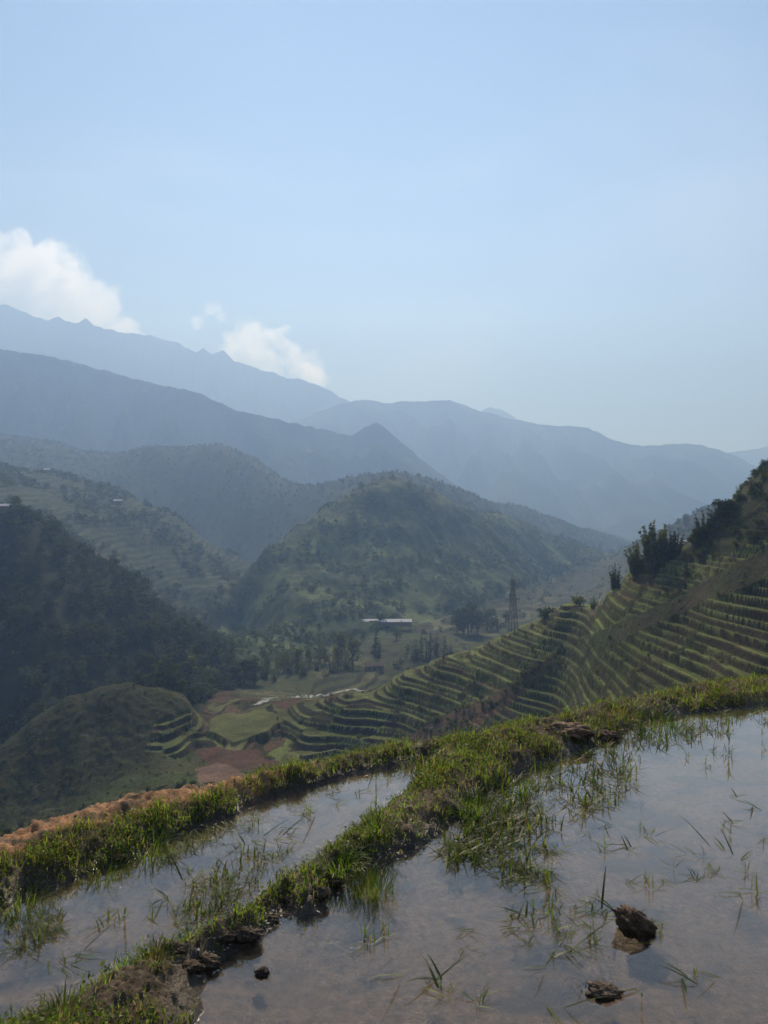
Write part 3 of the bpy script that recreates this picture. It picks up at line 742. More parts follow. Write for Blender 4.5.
weed_mat_(1, [(470,815),(540,768),(610,742),(640,760),(625,800),(560,825),(500,850),(440,862)], 300, 0.085, 'mat of narrow leafy weed floating off the bund in the large pool')
weed_mat_(2, [(430,858),(500,838),(560,850),(548,890),(500,880),(470,870)], 95, 0.075, 'loose weed drifting away from the mat in the large pool')
weed_mat_(3, [(190,880),(250,855),(290,850),(250,890),(215,915),(175,930)], 130, 0.055, 'sparse weed along the near edge of the narrow pool')
weed_mat_(4, [(0,925),(60,905),(60,935),(0,965)], 60, 0.05, 'weed in the left corner of the narrow pool')
weed_mat_(6, [(150,850),(260,812),(260,826),(160,868)], 70, 0.05, 'weed under the far bank of the narrow pool')
weed_mat_(5, [(600,735),(768,706),(768,722),(700,740),(640,752)], 120, 0.075, 'weed fringe under the far bank of the large pool')
# separate sprigs in open water: five kinds, copied
protos = []
for k, (nm, nl, sz) in enumerate([('water_weed_sprig', 3, 0.07), ('water_weed_sprig', 5, 0.06), ('water_weed_sprig', 2, 0.09), ('water_weed_sprig', 4, 0.05), ('water_weed_sprig', 7, 0.055)]):
    V_, F_, C_ = sprig_geo(np.random.default_rng(60 + k), sz, nl)
    protos.append(make_mesh('water_weed_sprig', V_, F_, M_grass, C_, obj=False))
lab5 = ['three narrow leaves of weed lying in open paddy water', 'small star of weed leaves in open paddy water', 'two long bent leaves of weed in open paddy water',
        'short low sprig of weed in open paddy water', 'dense little clump of weed leaves in open paddy water']
r = np.random.default_rng(77); cnt = 0
regions = [([(480,900),(560,860),(640,770),(768,730),(768,900),(640,900),(560,960)], 62), ([(340,930),(560,900),(700,930),(768,1000),(560,1010),(300,1010)], 26), ([(30,960),(150,890),(330,795),(400,775),(330,815),(200,890),(60,970)], 34)]
for poly, m_ in regions:
    q = np.array(poly, float); k = 0
    while k < m_:
        px = r.uniform(q[:, 0].min(), q[:, 0].max()); py = r.uniform(q[:, 1].min(), q[:, 1].max())
        if not inside(np.array([px]), np.array([py]), poly)[0]: continue
        x, y = onplane(px, py)
        if fz(x, y)[1][0] > -0.06: continue
        i = int(r.integers(0, 5)); o = link('water_weed_sprig', protos[i]); o.location = (x, y, 0.0); o.rotation_euler = (0, 0, r.uniform(0, 6.28))
        s_ = r.uniform(0.7, 1.25); o.scale = (s_, s_, s_ * r.uniform(0.8, 1.6))
        tag(o, lab5[i], 'weed sprig', 'weed sprigs in open water, ' + ['three-leaved', 'star-shaped', 'two-leaved', 'short', 'dense'][i]); k += 1

# ------------------------------------------------------------------ clods
M_clod = ground_mat('clod_earth', (18, 90), 0.55, 1.5, 0.9, 0.012, 0.3, 0.8)
def ico(sub):
    import bmesh
    bm = bmesh.new(); bmesh.ops.create_icosphere(bm, subdivisions=sub, radius=1.0)
    v = np.array([p.co[:] for p in bm.verts]); f = np.array([[q.index for q in fc.verts] for fc in bm.faces]); bm.free(); return v, f
ICO5 = ico(5); ICO3 = ico(3); ICO2 = ico(2)
def clod_at(px, py, sx, sy, sz, seed, colr, label, z=0.0, sink=0.42, lean=(0, 0), amp=0.5, name='earth_clod'):
    v, f = ICO5; v = v.copy()
    d1 = fbm(v[:, 0] * 1.6 + seed * 3.1 + v[:, 2] * 0.7, v[:, 1] * 1.6 + v[:, 2] * 1.3, 3, seed)
    d2 = np.abs(fbm(v[:, 0] * 5 + v[:, 2] * 3.1, v[:, 1] * 5 - v[:, 2] * 2.7, 3, seed + 3))
    d3 = fbm(v[:, 0] * 14 + v[:, 2] * 9, v[:, 1] * 14 - v[:, 2] * 8, 2, seed + 5)
    v *= (1 + amp * d1 + 0.7 * amp * (d2 - 0.15) + 0.3 * amp * d3)[:, None]
    v = v * np.array([sx, sy, sz]); v[:, 0] += lean[0] * v[:, 2]; v[:, 1] += lean[1] * v[:, 2]
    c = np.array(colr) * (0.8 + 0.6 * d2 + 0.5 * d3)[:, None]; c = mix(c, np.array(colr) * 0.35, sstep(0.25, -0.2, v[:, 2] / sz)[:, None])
    x, y = onplane(px, py, z)
    if z > 0: z = float(fz(x, y)[0][0]) - 0.15 * sz
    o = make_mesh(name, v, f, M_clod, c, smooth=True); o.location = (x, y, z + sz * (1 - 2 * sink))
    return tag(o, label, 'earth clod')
clod_at(636, 929, 0.06, 0.052, 0.062, 3, (0.15, 0.10, 0.065), 'dark earth clod sticking up out of the large pool', lean=(-0.5, 0), sink=0.36)
clod_at(604, 993, 0.055, 0.04, 0.022, 5, (0.15, 0.105, 0.075), 'low flat earth clod in the water nearest the camera')
clod_at(262, 974, 0.022, 0.02, 0.016, 7, (0.05, 0.038, 0.03), 'tiny dark mud lump off the tip of the near mud bank')
clod_at(300, 902, 0.07, 0.045, 0.024, 9, (0.12, 0.085, 0.055), 'crumbly brown clod at the water under the big green tuft', z=0.0)
clod_at(246, 934, 0.055, 0.04, 0.022, 11, (0.11, 0.08, 0.055), 'brown mud clod at the wet gap in the middle bund', z=0.03)
clod_at(205, 958, 0.05, 0.035, 0.024, 13, (0.12, 0.085, 0.055), 'dark mud clod on the near bank left of the wet gap', z=0.03)
clod_at(567, 728, 0.14, 0.09, 0.055, 15, (0.25, 0.16, 0.11), 'dry reddish-brown earth heap on the far bund crest', z=0.10, amp=0.6)
clod_at(606, 724, 0.08, 0.06, 0.035, 17, (0.15, 0.10, 0.07), 'dark earth clod on the far bund right of the dry heap', z=0.10)
tuft_at(620, 712, 14, 190, 0.17, 0.07, 0.15, 0.006, 0.9, 0.35, 0.35, 'brownish humped grass tuft rising above the far bund skyline right of the dry heap')
clod_at(118, 836, 0.035, 0.03, 0.015, 21, (0.14, 0.085, 0.055), 'dark clod on the orange soil edge of the far bund', z=0.11)

for k_, (cpx, cpy, cs) in enumerate([(226, 946, 0.026), (270, 921, 0.024), (318, 900, 0.03), (190, 975, 0.03), (285, 912, 0.022), (172, 968, 0.03), (334, 884, 0.026), (212, 968, 0.02)]):
    clod_at(cpx, cpy, cs * 1.4, cs, cs * 0.75, 31 + k_, (0.10, 0.072, 0.048), 'small dark mud clod along the wet gap in the middle bund', z=0.01)['group'] = 'small mud clods along the wet gap'
# tiny pale flattened lumps scattered along the shores
r = np.random.default_rng(99); A_ = Acc()
for px0, px1, py0, py1, k in [(370,440,842,868,16),(30,430,766,900,30),(196,290,905,985,45),(420,640,735,860,14),(640,768,700,725,30)]:
    for _ in range(k * 3):
        px, py = r.uniform(px0, px1), r.uniform(py0, py1); x, y = onplane(px, py)
        z, d, t = fz(x, y)
        if d[0] < -0.03 and not (px0 == 300 and r.random() < 0.3): continue
        if d[0] > 0.06: continue
        s = r.uniform(0.002, 0.0055) * y / 3; v, f = ICO2
        vv_ = v * np.array([s * r.uniform(0.7, 2.2), s, s * 0.4]); a = r.uniform(0, 3.14); ca, sa = math.cos(a), math.sin(a)
        vv_ = np.stack([vv_[:, 0] * ca - vv_[:, 1] * sa, vv_[:, 0] * sa + vv_[:, 1] * ca, vv_[:, 2]], -1) + np.array([x, y, max(z[0], 0.0) + 0.002])
        A_.add(vv_, f, np.tile(col((0.45, 0.42, 0.38)), (len(v), 1)))
tag(A_.build('shore_specks', M_clod, smooth=True), 'small pale specks scattered along the shores', 'shore_specks', kind='stuff')

# ================================================================== TREES AND WOODS
def leaves(r, cen, rad, n, size, colr, wid=0.45, var=0.45):
    """n leaf clumps (quads) through the volume of the lobes cen (k,3) / rad (k,3)"""
    w = np.prod(rad, 1) ** (2 / 3.); k = r.choice(len(cen), n, p=w / w.sum())
    d = r.normal(size=(n, 3)); d /= np.linalg.norm(d, axis=1)[:, None]
    rr = r.random(n) ** 0.38 * r.choice([1.0, 1.12, 0.85], n)
    p = cen[k] + d * rad[k] * rr[:, None]
    a = r.normal(size=(n, 3)) + d * 0.4; a[:, 2] *= 0.7; a /= np.linalg.norm(a, axis=1)[:, None]
    b = np.cross(a, r.normal(size=(n, 3))); b /= np.linalg.norm(b, axis=1)[:, None]
    s = size * r.uniform(0.6, 1.4, n)[:, None]
    V_ = np.stack([p - a * s, p - b * s * wid, p + a * s, p + b * s * wid], 1).reshape(-1, 3)
    Fc = np.arange(n * 4).reshape(n, 4)
    tone = (1 + var * r.normal(0, 0.5, len(cen)))[k] * (1 + 0.3 * r.normal(0, 0.6, n)); tone = np.clip(tone, 0.35, 2.2)
    Cc = np.array(colr)[None] * tone[:, None]
    return V_, Fc, np.repeat(Cc, 4, 0)

def tube(pts_, rads, nseg=6):
    pts_ = np.array(pts_, float); V_ = []; n = len(pts_)
    for i in range(n):
        t = pts_[min(i + 1, n - 1)] - pts_[max(i - 1, 0)]; t /= np.linalg.norm(t) + 1e-9
        a = np.cross(t, [0.31, 0.95, 0.05]); a /= np.linalg.norm(a) + 1e-9; b = np.cross(t, a)
        for j in range(nseg):
            g = 2 * math.pi * j / nseg; V_.append(pts_[i] + rads[i] * (math.cos(g) * a + math.sin(g) * b))
    Fc = [(i * nseg + j, i * nseg + (j + 1) % nseg, (i + 1) * nseg + (j + 1) % nseg, (i + 1) * nseg + j) for i in range(n - 1) for j in range(nseg)]
    return np.array(V_), np.array(Fc)

G1 = (0.046, 0.060, 0.022); G2 = (0.095, 0.108, 0.036); G3 = (0.032, 0.043, 0.020)
def tree_geo(kind, seed, nl, colr=G1, lsize=None):
    """unit-height tree: returns (trunk V,F), (crown V,F,C)"""
    r = np.random.default_rng(seed); TV, TF = [], []; off = 0
    def addt(p, q):
        nonlocal off
        v, f = tube(p, q, 5); TV.append(v); TF.append(f + off); off += len(v)
    if kind == 'broad':
        m = 15; cen = []; rad = []
        for i in range(m):
            a = r.uniform(0, 6.28); q = r.uniform(0.06, 0.30); z = r.uniform(0.2, 0.86)
            q *= 1.0 - 0.6 * max(0, (z - 0.55) / 0.4)
            cen.append((q * math.cos(a), q * math.sin(a), z)); s = r.uniform(0.11, 0.20); rad.append((s * 1.15, s * 1.15, s * 0.85))
        addt([(0, 0, -0.03), (0.01, 0, 0.25), (0.0, 0.02, 0.6)], [0.035, 0.028, 0.012])
        for c in cen[:6]: addt([(0.005, 0, 0.25), (c[0] * 0.5, c[1] * 0.5, 0.25 + (c[2] - 0.25) * 0.6), c], [0.018, 0.012, 0.005])
        L = leaves(r, np.array(cen), np.array(rad), nl, lsize or 0.05, colr)
    elif kind == 'plume':
        m = 17; cen = []; rad = []
        for i in range(m):
            a = r.uniform(0, 6.28); q = r.uniform(0.05, 0.33); top = r.uniform(0.45, 1.0) * (1 - 0.45 * q)
            st = [(0.45 * q * math.cos(a), 0.45 * q * math.sin(a), 0), (q * 0.62 * math.cos(a), q * 0.62 * math.sin(a), top * 0.5), (q * math.cos(a), q * math.sin(a), top)]
            addt(st, [0.008, 0.006, 0.002])
            for t in np.linspace(0.04, 1, 9):
                cx_ = q * (0.45 + 0.55 * t ** 1.4); cen.append((cx_ * math.cos(a), cx_ * math.sin(a), top * t)); s = 0.062 * (1.2 - 0.9 * t); rad.append((s, s, s * 2.4))
        L = leaves(r, np.array(cen), np.array(rad), nl, lsize or 0.045, colr, 0.22)
    elif kind == 'conifer':
        addt([(0, 0, -0.03), (0, 0, 0.5), (0, 0, 0.98)], [0.022, 0.014, 0.003]); cen = []; rad = []
        for z in np.linspace(0.16, 0.95, 9):
            w = 0.19 * (1 - z) + 0.015
            for j in range(5):
                a = r.uniform(0, 6.28); cen.append((w * 0.6 * math.cos(a), w * 0.6 * math.sin(a), z)); rad.append((w * 0.5, w * 0.5, 0.035))
        L = leaves(r, np.array(cen), np.array(rad), nl, lsize or 0.035, colr)
    else:   # bush
        m = 9; cen = []; rad = []
        for i in range(m):
            a = r.uniform(0, 6.28); q = r.uniform(0, 0.42); s = r.uniform(0.18, 0.34)
            cen.append((q * math.cos(a), q * math.sin(a), r.uniform(0.2, 0.72) * (1 - 0.5 * q))); rad.append((s, s, s * 0.95))
            addt([(0, 0, -0.05), tuple(np.array(cen[-1]) * 0.6), cen[-1]], [0.02, 0.012, 0.004])
        L = leaves(r, np.array(cen), np.array(rad), nl, lsize or 0.075, colr)
    return (np.concatenate(TV), np.concatenate(TF)), L

_cache = {}
def tree_meshes(kind, seed, nl, colr, lsize=None):
    key = (kind, seed, nl, colr)
    if key not in _cache:
        (tv, tf), (lv, lf, lcol) = tree_geo(kind, seed, nl, colr, lsize)
        _cache[key] = (make_mesh('trunk', tv, tf, M_bark, obj=False), make_mesh('crown', lv, lf, M_leaf, lcol, obj=False))
    return _cache[key]
def tree(name, kind, seed, nl, x, y, H, label, cat='tree', group=None, colr=G1, wide=1.0, z=None, sink=0.02):
    tm, cm = tree_meshes(kind, seed, nl, colr)
    zz = float(gz(x, y)) if z is None else z
    o = empty(name, (x, y, zz - sink * H), random.uniform(0, 6.28)); o.scale = (H * wide, H * wide, H)
    tag(o, label, cat, group)
    link('stem' if kind in ('bush', 'plume') else 'trunk', tm, o); link('foliage' if kind == 'bush' else 'crown', cm, o)
    return o
def tree_px(name, kind, seed, nl, px, Y, hpx, label, cat='tree', group=None, colr=G1, wide=1.0):
    return tree(name, kind, seed, nl, (px - 384) / F * Y, Y, hpx / F * Y, label, cat, group, colr, wide)

# ridge of the terraced spur: trees one can tell apart
tree_px('bamboo_clump', 'plume', 1, 9000, 657, 214, 49, 'tall feathery bamboo clump on the terraced ridge crest, biggest of the crest trees', 'bamboo', None, G2, 1.2)
tree_px('bamboo_clump', 'plume', 2, 6000, 639, 222, 36, 'lower bamboo clump leaning against the left side of the biggest crest clump', 'bamboo', None, G2, 1.2)
tree_px('leafy_tree', 'plume', 3, 5000, 673, 210, 34, 'round dark tree filling the right side of the biggest bamboo clump', 'tree', None, G3, 1.1)
tree_px('leafy_tree', 'plume', 4, 2200, 616, 240, 27, 'small upright dark tree standing alone on the crest left of the bamboo', 'tree', None, G3, 0.9)
tree_px('crest_shrub', 'plume', 5, 900, 594, 262, 17, 'thin twiggy shrub on the terrace crest left of the small upright tree', 'shrub', None, G2, 1.1)
tree_px('crest_shrub', 'bush', 6, 500, 580, 270, 13, 'low rounded shrub on the terrace crest above the pylon side', 'shrub', None, G2, 1.1)
tree_px('crest_shrub', 'bush', 7, 500, 545, 276, 14, 'leafy shrub on the crest just right of the pylon', 'shrub', None, G1, 1.3)
tree_px('conifer_tree', 'conifer', 8, 900, 686, 196, 22, 'slim pointed conifer on the crest beside the white-roofed hut', 'tree', None, G3, 1.0)
tree_px('leafy_tree', 'plume', 9, 3600, 706, 203, 36, 'dense dark leafy tree at the foot of the steep scrubby slope', 'tree', None, G3, 1.3)
tree_px('leafy_tree', 'broad', 10, 2000, 724, 200, 26, 'dark round tree on the steep slope right of the dense leafy one', 'tree', None, G3, 1.1)
tree_px('leafy_tree', 'broad', 11, 1500, 695, 204, 20, 'small dark tree tucked under the dense leafy one on the crest', 'tree', None, G1, 1.0)
tree_px('crest_shrub', 'plume', 12, 800, 738, 201, 20, 'spindly shrub standing against the sky on the steep slope', 'shrub', None, G2, 0.8)
tree_px('crest_shrub', 'plume', 13, 800, 752, 200, 18, 'wispy shrub near the top of the steep slope', 'shrub', None, G2, 0.9)
tree_px('crest_shrub', 'plume', 14, 700, 764, 199, 16, 'highest wispy shrub at the right edge of the steep slope', 'shrub', None, G2, 0.9)
tree_px('crest_shrub', 'conifer', 15, 500, 504, 330, 9, 'tiny dark shrub on the lower terraces left of the pylon', 'shrub', None, G3, 1.2)

r = np.random.default_rng(5)
x, y, z = scatter(m_scrub & (PX < 830), 230, 51)
for i in range(230):
    k = i % 6
    tree('scrub_bush', 'bush', 20 + k, 260, x[i], y[i], r.uniform(0.8, 2.6), 'dark bush in the scrub covering the steep slope at the right edge', 'bush', 'bushes on the steep scrubby slope', (G3, G1)[k % 2], r.uniform(0.9, 1.5))
# small bushes on the slope just beyond the bund and on bare bands
m_near = (YY > 150) & (YY < 265) & (PX > 400) & (PX < 640) & (jy > 650) & (jy < 735) & ~m_t
x, y, z = scatter(m_near, 150, 52, area=False)
for i in range(150):
    k = i % 5
    tree('slope_bush', 'bush', 30 + k, 220, x[i], y[i], r.uniform(0.9, 2.4), 'green bush on the rough slope between the far bund and the spur', 'bush', 'bushes on the slope beyond the bund', (G2, G1)[k % 2], r.uniform(0.9, 1.5))
x, y, z = scatter((m_bareband | m_crest | m_low) & (PX < 790), 90, 53)
for i in range(90):
    k = i % 5
    tree('terrace_bush', 'bush', 30 + k, 220, x[i], y[i], r.uniform(0.7, 1.8), 'small dark bush growing between the terraces of the spur', 'bush', 'bushes among the terraces', (G2, G1)[k % 2], r.uniform(0.9, 1.6))
x, y, z = scatter(m_mound & ~m_mterr, 46, 54)
for i in range(46):
    k = i % 5
    tree('mound_bush', 'bush', 30 + k, 220, x[i], y[i], r.uniform(0.7, 1.9), 'dark low bush on the grassy mound', 'bush', 'bushes on the mound', (G1, G3)[k % 2], r.uniform(1.0, 1.7))

m_ls = (YY > 120) & (YY < 245) & (PX > -30) & (PX < 300) & ~m_mound & ~m_t & ~m_pale & ~m_plough
x, y, z = scatter(m_ls, 90, 57, area=False)
for i in range(90):
    k = i % 5
    tree('slope_bush', 'bush', 30 + k, 220, x[i], y[i], r.uniform(0.8, 2.2), 'dark bush on the slope between the orange bund edge and the mound', 'bush', 'bushes on the slope below the orange bund edge', (G3, G1)[k % 2], r.uniform(0.9, 1.6))
# valley groves
def grove(name, kinds, cxs, nl, hpx, label, group, seed, colr, wide=1.0, cat='tree', spread_=4):
    r = np.random.default_rng(seed)
    for i, (px, Y) in enumerate(cxs):
        tree_px(name, kinds[i % len(kinds)], 70 + seed * 5 + i % 3, nl, px + r.uniform(-2, 2), Y * r.uniform(0.98, 1.02), hpx * r.uniform(0.75, 1.25), label, cat, group, colr, wide)
grove('grove_tree', ['broad'], [(457,600),(462,606),(467,600),(473,606),(478,600)], 500, 30, 'tall dark tree in the block-shaped grove beside the pylon', 'trees of the grove by the pylon', 1, G3, 0.9)
grove('grove_tree', ['broad'], [(488,640),(493,650),(499,640),(505,660)], 450, 20, 'mid-sized tree in the lower grove just right of the block-shaped grove', 'trees right of the grove by the pylon', 2, G1, 1.1)
grove('grove_tree', ['plume', 'conifer'], [(416,500),(421,510),(427,500),(432,510),(437,505),(443,500),(449,510)], 500, 24, 'slender tree in the short row in front of the long white roof', 'trees of the row below the white roof', 3, G1, 0.9)
grove('grove_tree', ['conifer', 'plume'], [(374,520),(379,515)], 500, 24, 'dark pointed tree behind the brown-roofed house', 'trees behind the brown-roofed house', 4, G3, 1.0)
grove('grove_tree', ['plume', 'broad'], [(262,440),(268,455),(275,440),(282,460),(289,445),(296,460),(303,450),(310,465),(317,455),(324,470),(331,460),(338,472),(345,465),(352,475),(300,480),(320,490),(280,480),(340,495)], 600, 26, 'pale green tree in the long grove along the valley foot of the central hill', 'trees of the long valley grove', 5, G2, 0.85)
grove('grove_tree', ['broad'], [(236,420),(245,415),(254,425)], 700, 26, 'round bushy tree at the near left end of the long valley grove', 'round trees at the valley grove end', 6, G1, 1.2)
grove('grove_tree', ['plume', 'broad'], [(186,385),(193,392),(201,388),(209,395)], 600, 22, 'light bushy tree at the foot of the dark wooded slope behind the mound', 'trees at the foot of the wooded slope', 7, G2, 1.0)
grove('grove_tree', ['broad', 'conifer'], [(560,1150),(572,1200),(584,1250),(600,1500),(612,1600),(625,1700),(548,1100),(538,1050)], 220, 12, 'hazy dark tree dotted over the far valley fields', 'far valley trees', 8, G3, 1.2)
grove('grove_tree', ['broad', 'plume'], [(395,590),(350,560),(362,575),(340,560),(322,545)], 300, 14, 'small tree beside the terraces left of the long white roof', 'small trees left of the white roof', 9, G1, 1.1)

# the dark wood on the left slope: the nearest 260 trees one by one, the rest as one mass
m_wood = m_forest & (PX > -110) & (PX < 262)
x, y, z = scatter(m_wood, 250, 55)
kinds = ['broad', 'broad', 'plume', 'broad', 'conifer', 'broad']
for i in range(250):
    k = i % 6
    tree('forest_tree', kinds[k], 50 + k, 620, x[i], y[i], r.uniform(7, 15), 'dark tree in the thick wood on the left slope', 'tree', 'trees of the wood on the left slope', (G3, G1, G2, G3, G3, G1)[k], r.uniform(0.85, 1.2))
def mass(name, mask, n, hmin, hmax, nl, lsize, seed, colr, label, kinds=('broad',), wide=(0.9, 1.4)):
    r = np.random.default_rng(seed); x, y, z = scatter(mask, n, seed); A_ = Acc()
    geos = [tree_geo(kinds[q % len(kinds)], 300 + q, nl, colr, lsize)[1] for q in range(6)]
    for i in range(n):
        V_, F_, C_ = geos[i % 6]; a = r.uniform(0, 6.28); H = r.uniform(hmin, hmax) ; w = H * r.uniform(*wide)
        R = np.array([[math.cos(a) * w, -math.sin(a) * w, 0], [math.sin(a) * w, math.cos(a) * w, 0], [0, 0, H]])
        A_.add(V_ @ R.T + np.array([x[i], y[i], z[i] - 0.12 * H]), F_, C_ * r.uniform(0.65, 1.45))
    tag(A_.build(name, M_leaf), label, 'woodland', kind='stuff')
mass('forest', m_wood, 1500, 5, 11, 130, 0.09, 61, G3, 'undergrowth and smaller trees filling the wood on the left slope')
m_hs = m_hill & (fbm(XX / 60, YY / 60, 3, 401) > -0.02)
mass('forest', m_hs, 4800, 2.5, 6.5, 42, 0.15, 62, (0.055, 0.074, 0.026), 'shrubs and trees scattered thickly over the central hill', ('broad', 'bush'))
m_hl = (YY > 660) & (YY < 1400) & (PX > -60) & (PX < 262) & (PX < 240) & (fbm(XX / 90, YY / 90, 3, 403) > -0.05)
mass('forest', m_hl, 2200, 4, 10, 40, 0.15, 63, G1, 'trees between the hazy terraces behind the wooded slope', ('broad', 'bush'))
m_hb = (YY > 1350) & (YY < 2300) & (PX > -60) & (PX < 660) & (jy < 552)
mass('forest', m_hb, 7000, 4, 9, 22, 0.2, 64, G3, 'hazy woods on the rounded hill and the ridge behind the central hill', ('broad',))
mass('forest', m_rf & (PX < 820) & (YY < 2300), 2600, 4, 9, 26, 0.2, 68, G3, 'hazy woods on the slopes behind the terraced spur at right', ('broad',))
m_vt = m_valley & (fbm(XX / 60, YY / 60, 3, 405) > 0.08)
mass('forest', m_vt & (YY > 380), 650, 2.0, 6.5, 60, 0.12, 65, G1, 'scattered bushes along the field edges of the valley floor', ('bush', 'broad'))
m_us = (YY > 90) & (YY < 345) & ~m_green & (PX > -40) & (PX < 800) & ~m_plough & ~m_pale
mass('undergrowth', m_us & ~m_t, 5200, 0.35, 1.0, 22, 0.22, 66, G2, 'rough tussocks and weeds over the slopes below the paddies', ('bush',), (0.9, 1.8))
mass('undergrowth', m_t & (frs > 0.5), 2200, 0.2, 0.6, 16, 0.24, 67, G1, 'weeds on the terrace walls', ('bush',), (0.9, 1.8))

# ================================================================== BUILDINGS, PYLON, STREAM
def boxm(x0, x1, y0, y1, z0, z1, name, mat, parent):
    v, f = box_mesh(x0, x1, y0, y1, z0, z1); return make_mesh(name, v, f, mat, None, False, parent)
def gable(L, W, h0, h1, ov, th, name, mat, parent):
    """pitched roof along x"""
    a = L / 2 + ov; b = W / 2 + ov; e = h0 - (h1 - h0) * ov / (W / 2)
    v = [(-a,-b,e),(a,-b,e),(a,0,h1),(-a,0,h1),(a,b,e),(-a,b,e)]
    v += [(x, y, z + th) for x, y, z in v]
    f = [(0,3,2,1),(3,5,4,2),(6,7,8,9),(9,8,10,11),(0,1,7,6),(4,5,11,10),(1,2,8,7),(2,4,10,8),(3,0,6,9),(5,3,9,11)]
    return make_mesh(name, np.array(v), np.array(f), mat, None, False, parent)
def house(px, Y, L, W, h0, h1, rz, roofmat, label, name='farmhouse', cat='house', lift=0.0):
    x = (px - 384) / F * Y; z = float(gz(x, Y))
    o = empty(name, (x, Y, z + lift), rz); tag(o, label, cat)
    t = 0.12
    v = [(-L/2,-W/2,-3),(L/2,-W/2,-3),(L/2,W/2,-3),(-L/2,W/2,-3),(-L/2,-W/2,h0),(L/2,-W/2,h0),(L/2,W/2,h0),(-L/2,W/2,h0),(-L/2,0,h1-0.05),(L/2,0,h1-0.05)]
    me = bpy.data.meshes.new('wall'); me.from_pydata(v, [], [(0,1,5,4),(2,3,7,6),(1,2,6,9,5),(3,0,4,8,7)]); me.materials.append(M_wall); link('wall', me, o)
    gable(L, W, h0 + 0.02, h1, 0.5, t, 'roof', roofmat, o)
    d = boxm(-0.5, 0.5, -W/2 - 0.06, -W/2 - 0.004, 0, 2.0, 'door', M_brown, o)
    for sx in (-L * 0.3, L * 0.3):
        w = boxm(sx - 0.45, sx + 0.45, -W/2 - 0.05, -W/2 - 0.004, 1.0, 1.9, 'window', M_wall, o)
        boxm(sx - 0.35, sx + 0.35, -W/2 - 0.065, -W/2 - 0.052, 1.1, 1.8, 'pane', M_glass, w)
    return o
house(386, 640, 42, 8, 0.9, 2.6, 0.02, M_white, 'long low shed with a bright white roof on the valley floor', 'long_shed', 'shed', 2.1)
house(680, 216, 3.0, 2.2, 1.5, 2.1, 0.3, M_white, 'small hut with a gleaming white roof behind the crest conifer', 'hut', 'hut', -0.2)
house(626, 1500, 10, 7, 3, 5, 0.2, M_white, 'tiny far white-roofed house on the hazy valley side', lift=1)
house(6, 505, 15, 6, 2.6, 3.9, -0.08, M_grey, 'pale-roofed house at the left edge above the dark wood', lift=2.0)
house(118, 985, 10, 6, 3, 4.6, 0.1, M_grey, 'small pale-roofed house among the hazy terraces at left', lift=2)
house(47, 1130, 8, 6, 3, 4.4, 0.1, M_grey, 'smallest pale-roofed house high on the hazy terraced ridge', lift=2)
house(374, 470, 11, 6, 2.8, 4.4, 0.15, M_brown, 'brown-roofed house at the near edge of the valley floor')
house(592, 1750, 12, 7, 3, 5, 0.0, M_brown, 'dim brown-roofed house far down the valley', lift=1)

def bars(segs, rad, name, mat, parent, ns=4):
    A_ = Acc()
    for p, q in segs:
        v, f = tube([p, q], [rad, rad], ns); A_.add(v, f, np.ones((len(v), 3)) * 0.3)
    return make_mesh(name, np.concatenate(A_.V), np.concatenate(A_.F), mat, None, False, parent)
Yp = 400.0; xp = (513 - 384) / F * Yp; zb = float(gz(xp, Yp)); ztop = EYE + (HZ - 575) / F * Yp; Hp = ztop - zb
py_ = empty('power_pylon', (xp, Yp, zb), 0.35); tag(py_, 'tall steel lattice power pylon rising behind the terraced crest', 'pylon')
wid = lambda t: 3.3 * (1 - t) ** 1.2 + 0.55
lv = [0, 0.2, 0.36, 0.5, 0.62, 0.72, 0.81, 0.89, 0.96]
cor = lambda t: [(sx * wid(t), sy * wid(t), t * Hp) for sx, sy in ((-1, -1), (1, -1), (1, 1), (-1, 1))]
for k in range(4):
    bars([(cor(lv[i])[k], cor(lv[i + 1])[k]) for i in range(len(lv) - 1)], 0.2, 'leg', M_steel, py_)
seg = []
for i in range(len(lv) - 1):
    a_, b_ = cor(lv[i]), cor(lv[i + 1])
    for k in range(4): seg += [(a_[k], b_[(k + 1) % 4]), (a_[(k + 1) % 4], b_[k]), (b_[k], b_[(k + 1) % 4])]
bars(seg, 0.075, 'lattice', M_steel, py_)
for t, wd in ((0.70, 4.6), (0.80, 4.0), (0.90, 3.2)):
    zc_ = t * Hp; w_ = wid(t)
    ca = bars([((-wd, 0, zc_), (wd, 0, zc_)), ((-wd, 0, zc_), (-w_, -w_, zc_ - 1.1)), ((wd, 0, zc_), (w_, -w_, zc_ - 1.1)), ((-wd, 0, zc_), (-w_, w_, zc_ - 1.1)), ((wd, 0, zc_), (w_, w_, zc_ - 1.1))], 0.12, 'crossarm', M_steel, py_)
    for sx in (-wd, wd): bars([((sx, 0, zc_), (sx, 0, zc_ - 1.5))], 0.14, 'insulator', M_steel, ca)
bars([((0, 0, 0.96 * Hp), (0, 0, Hp + 0.4))], 0.14, 'mast_tip', M_steel, py_)

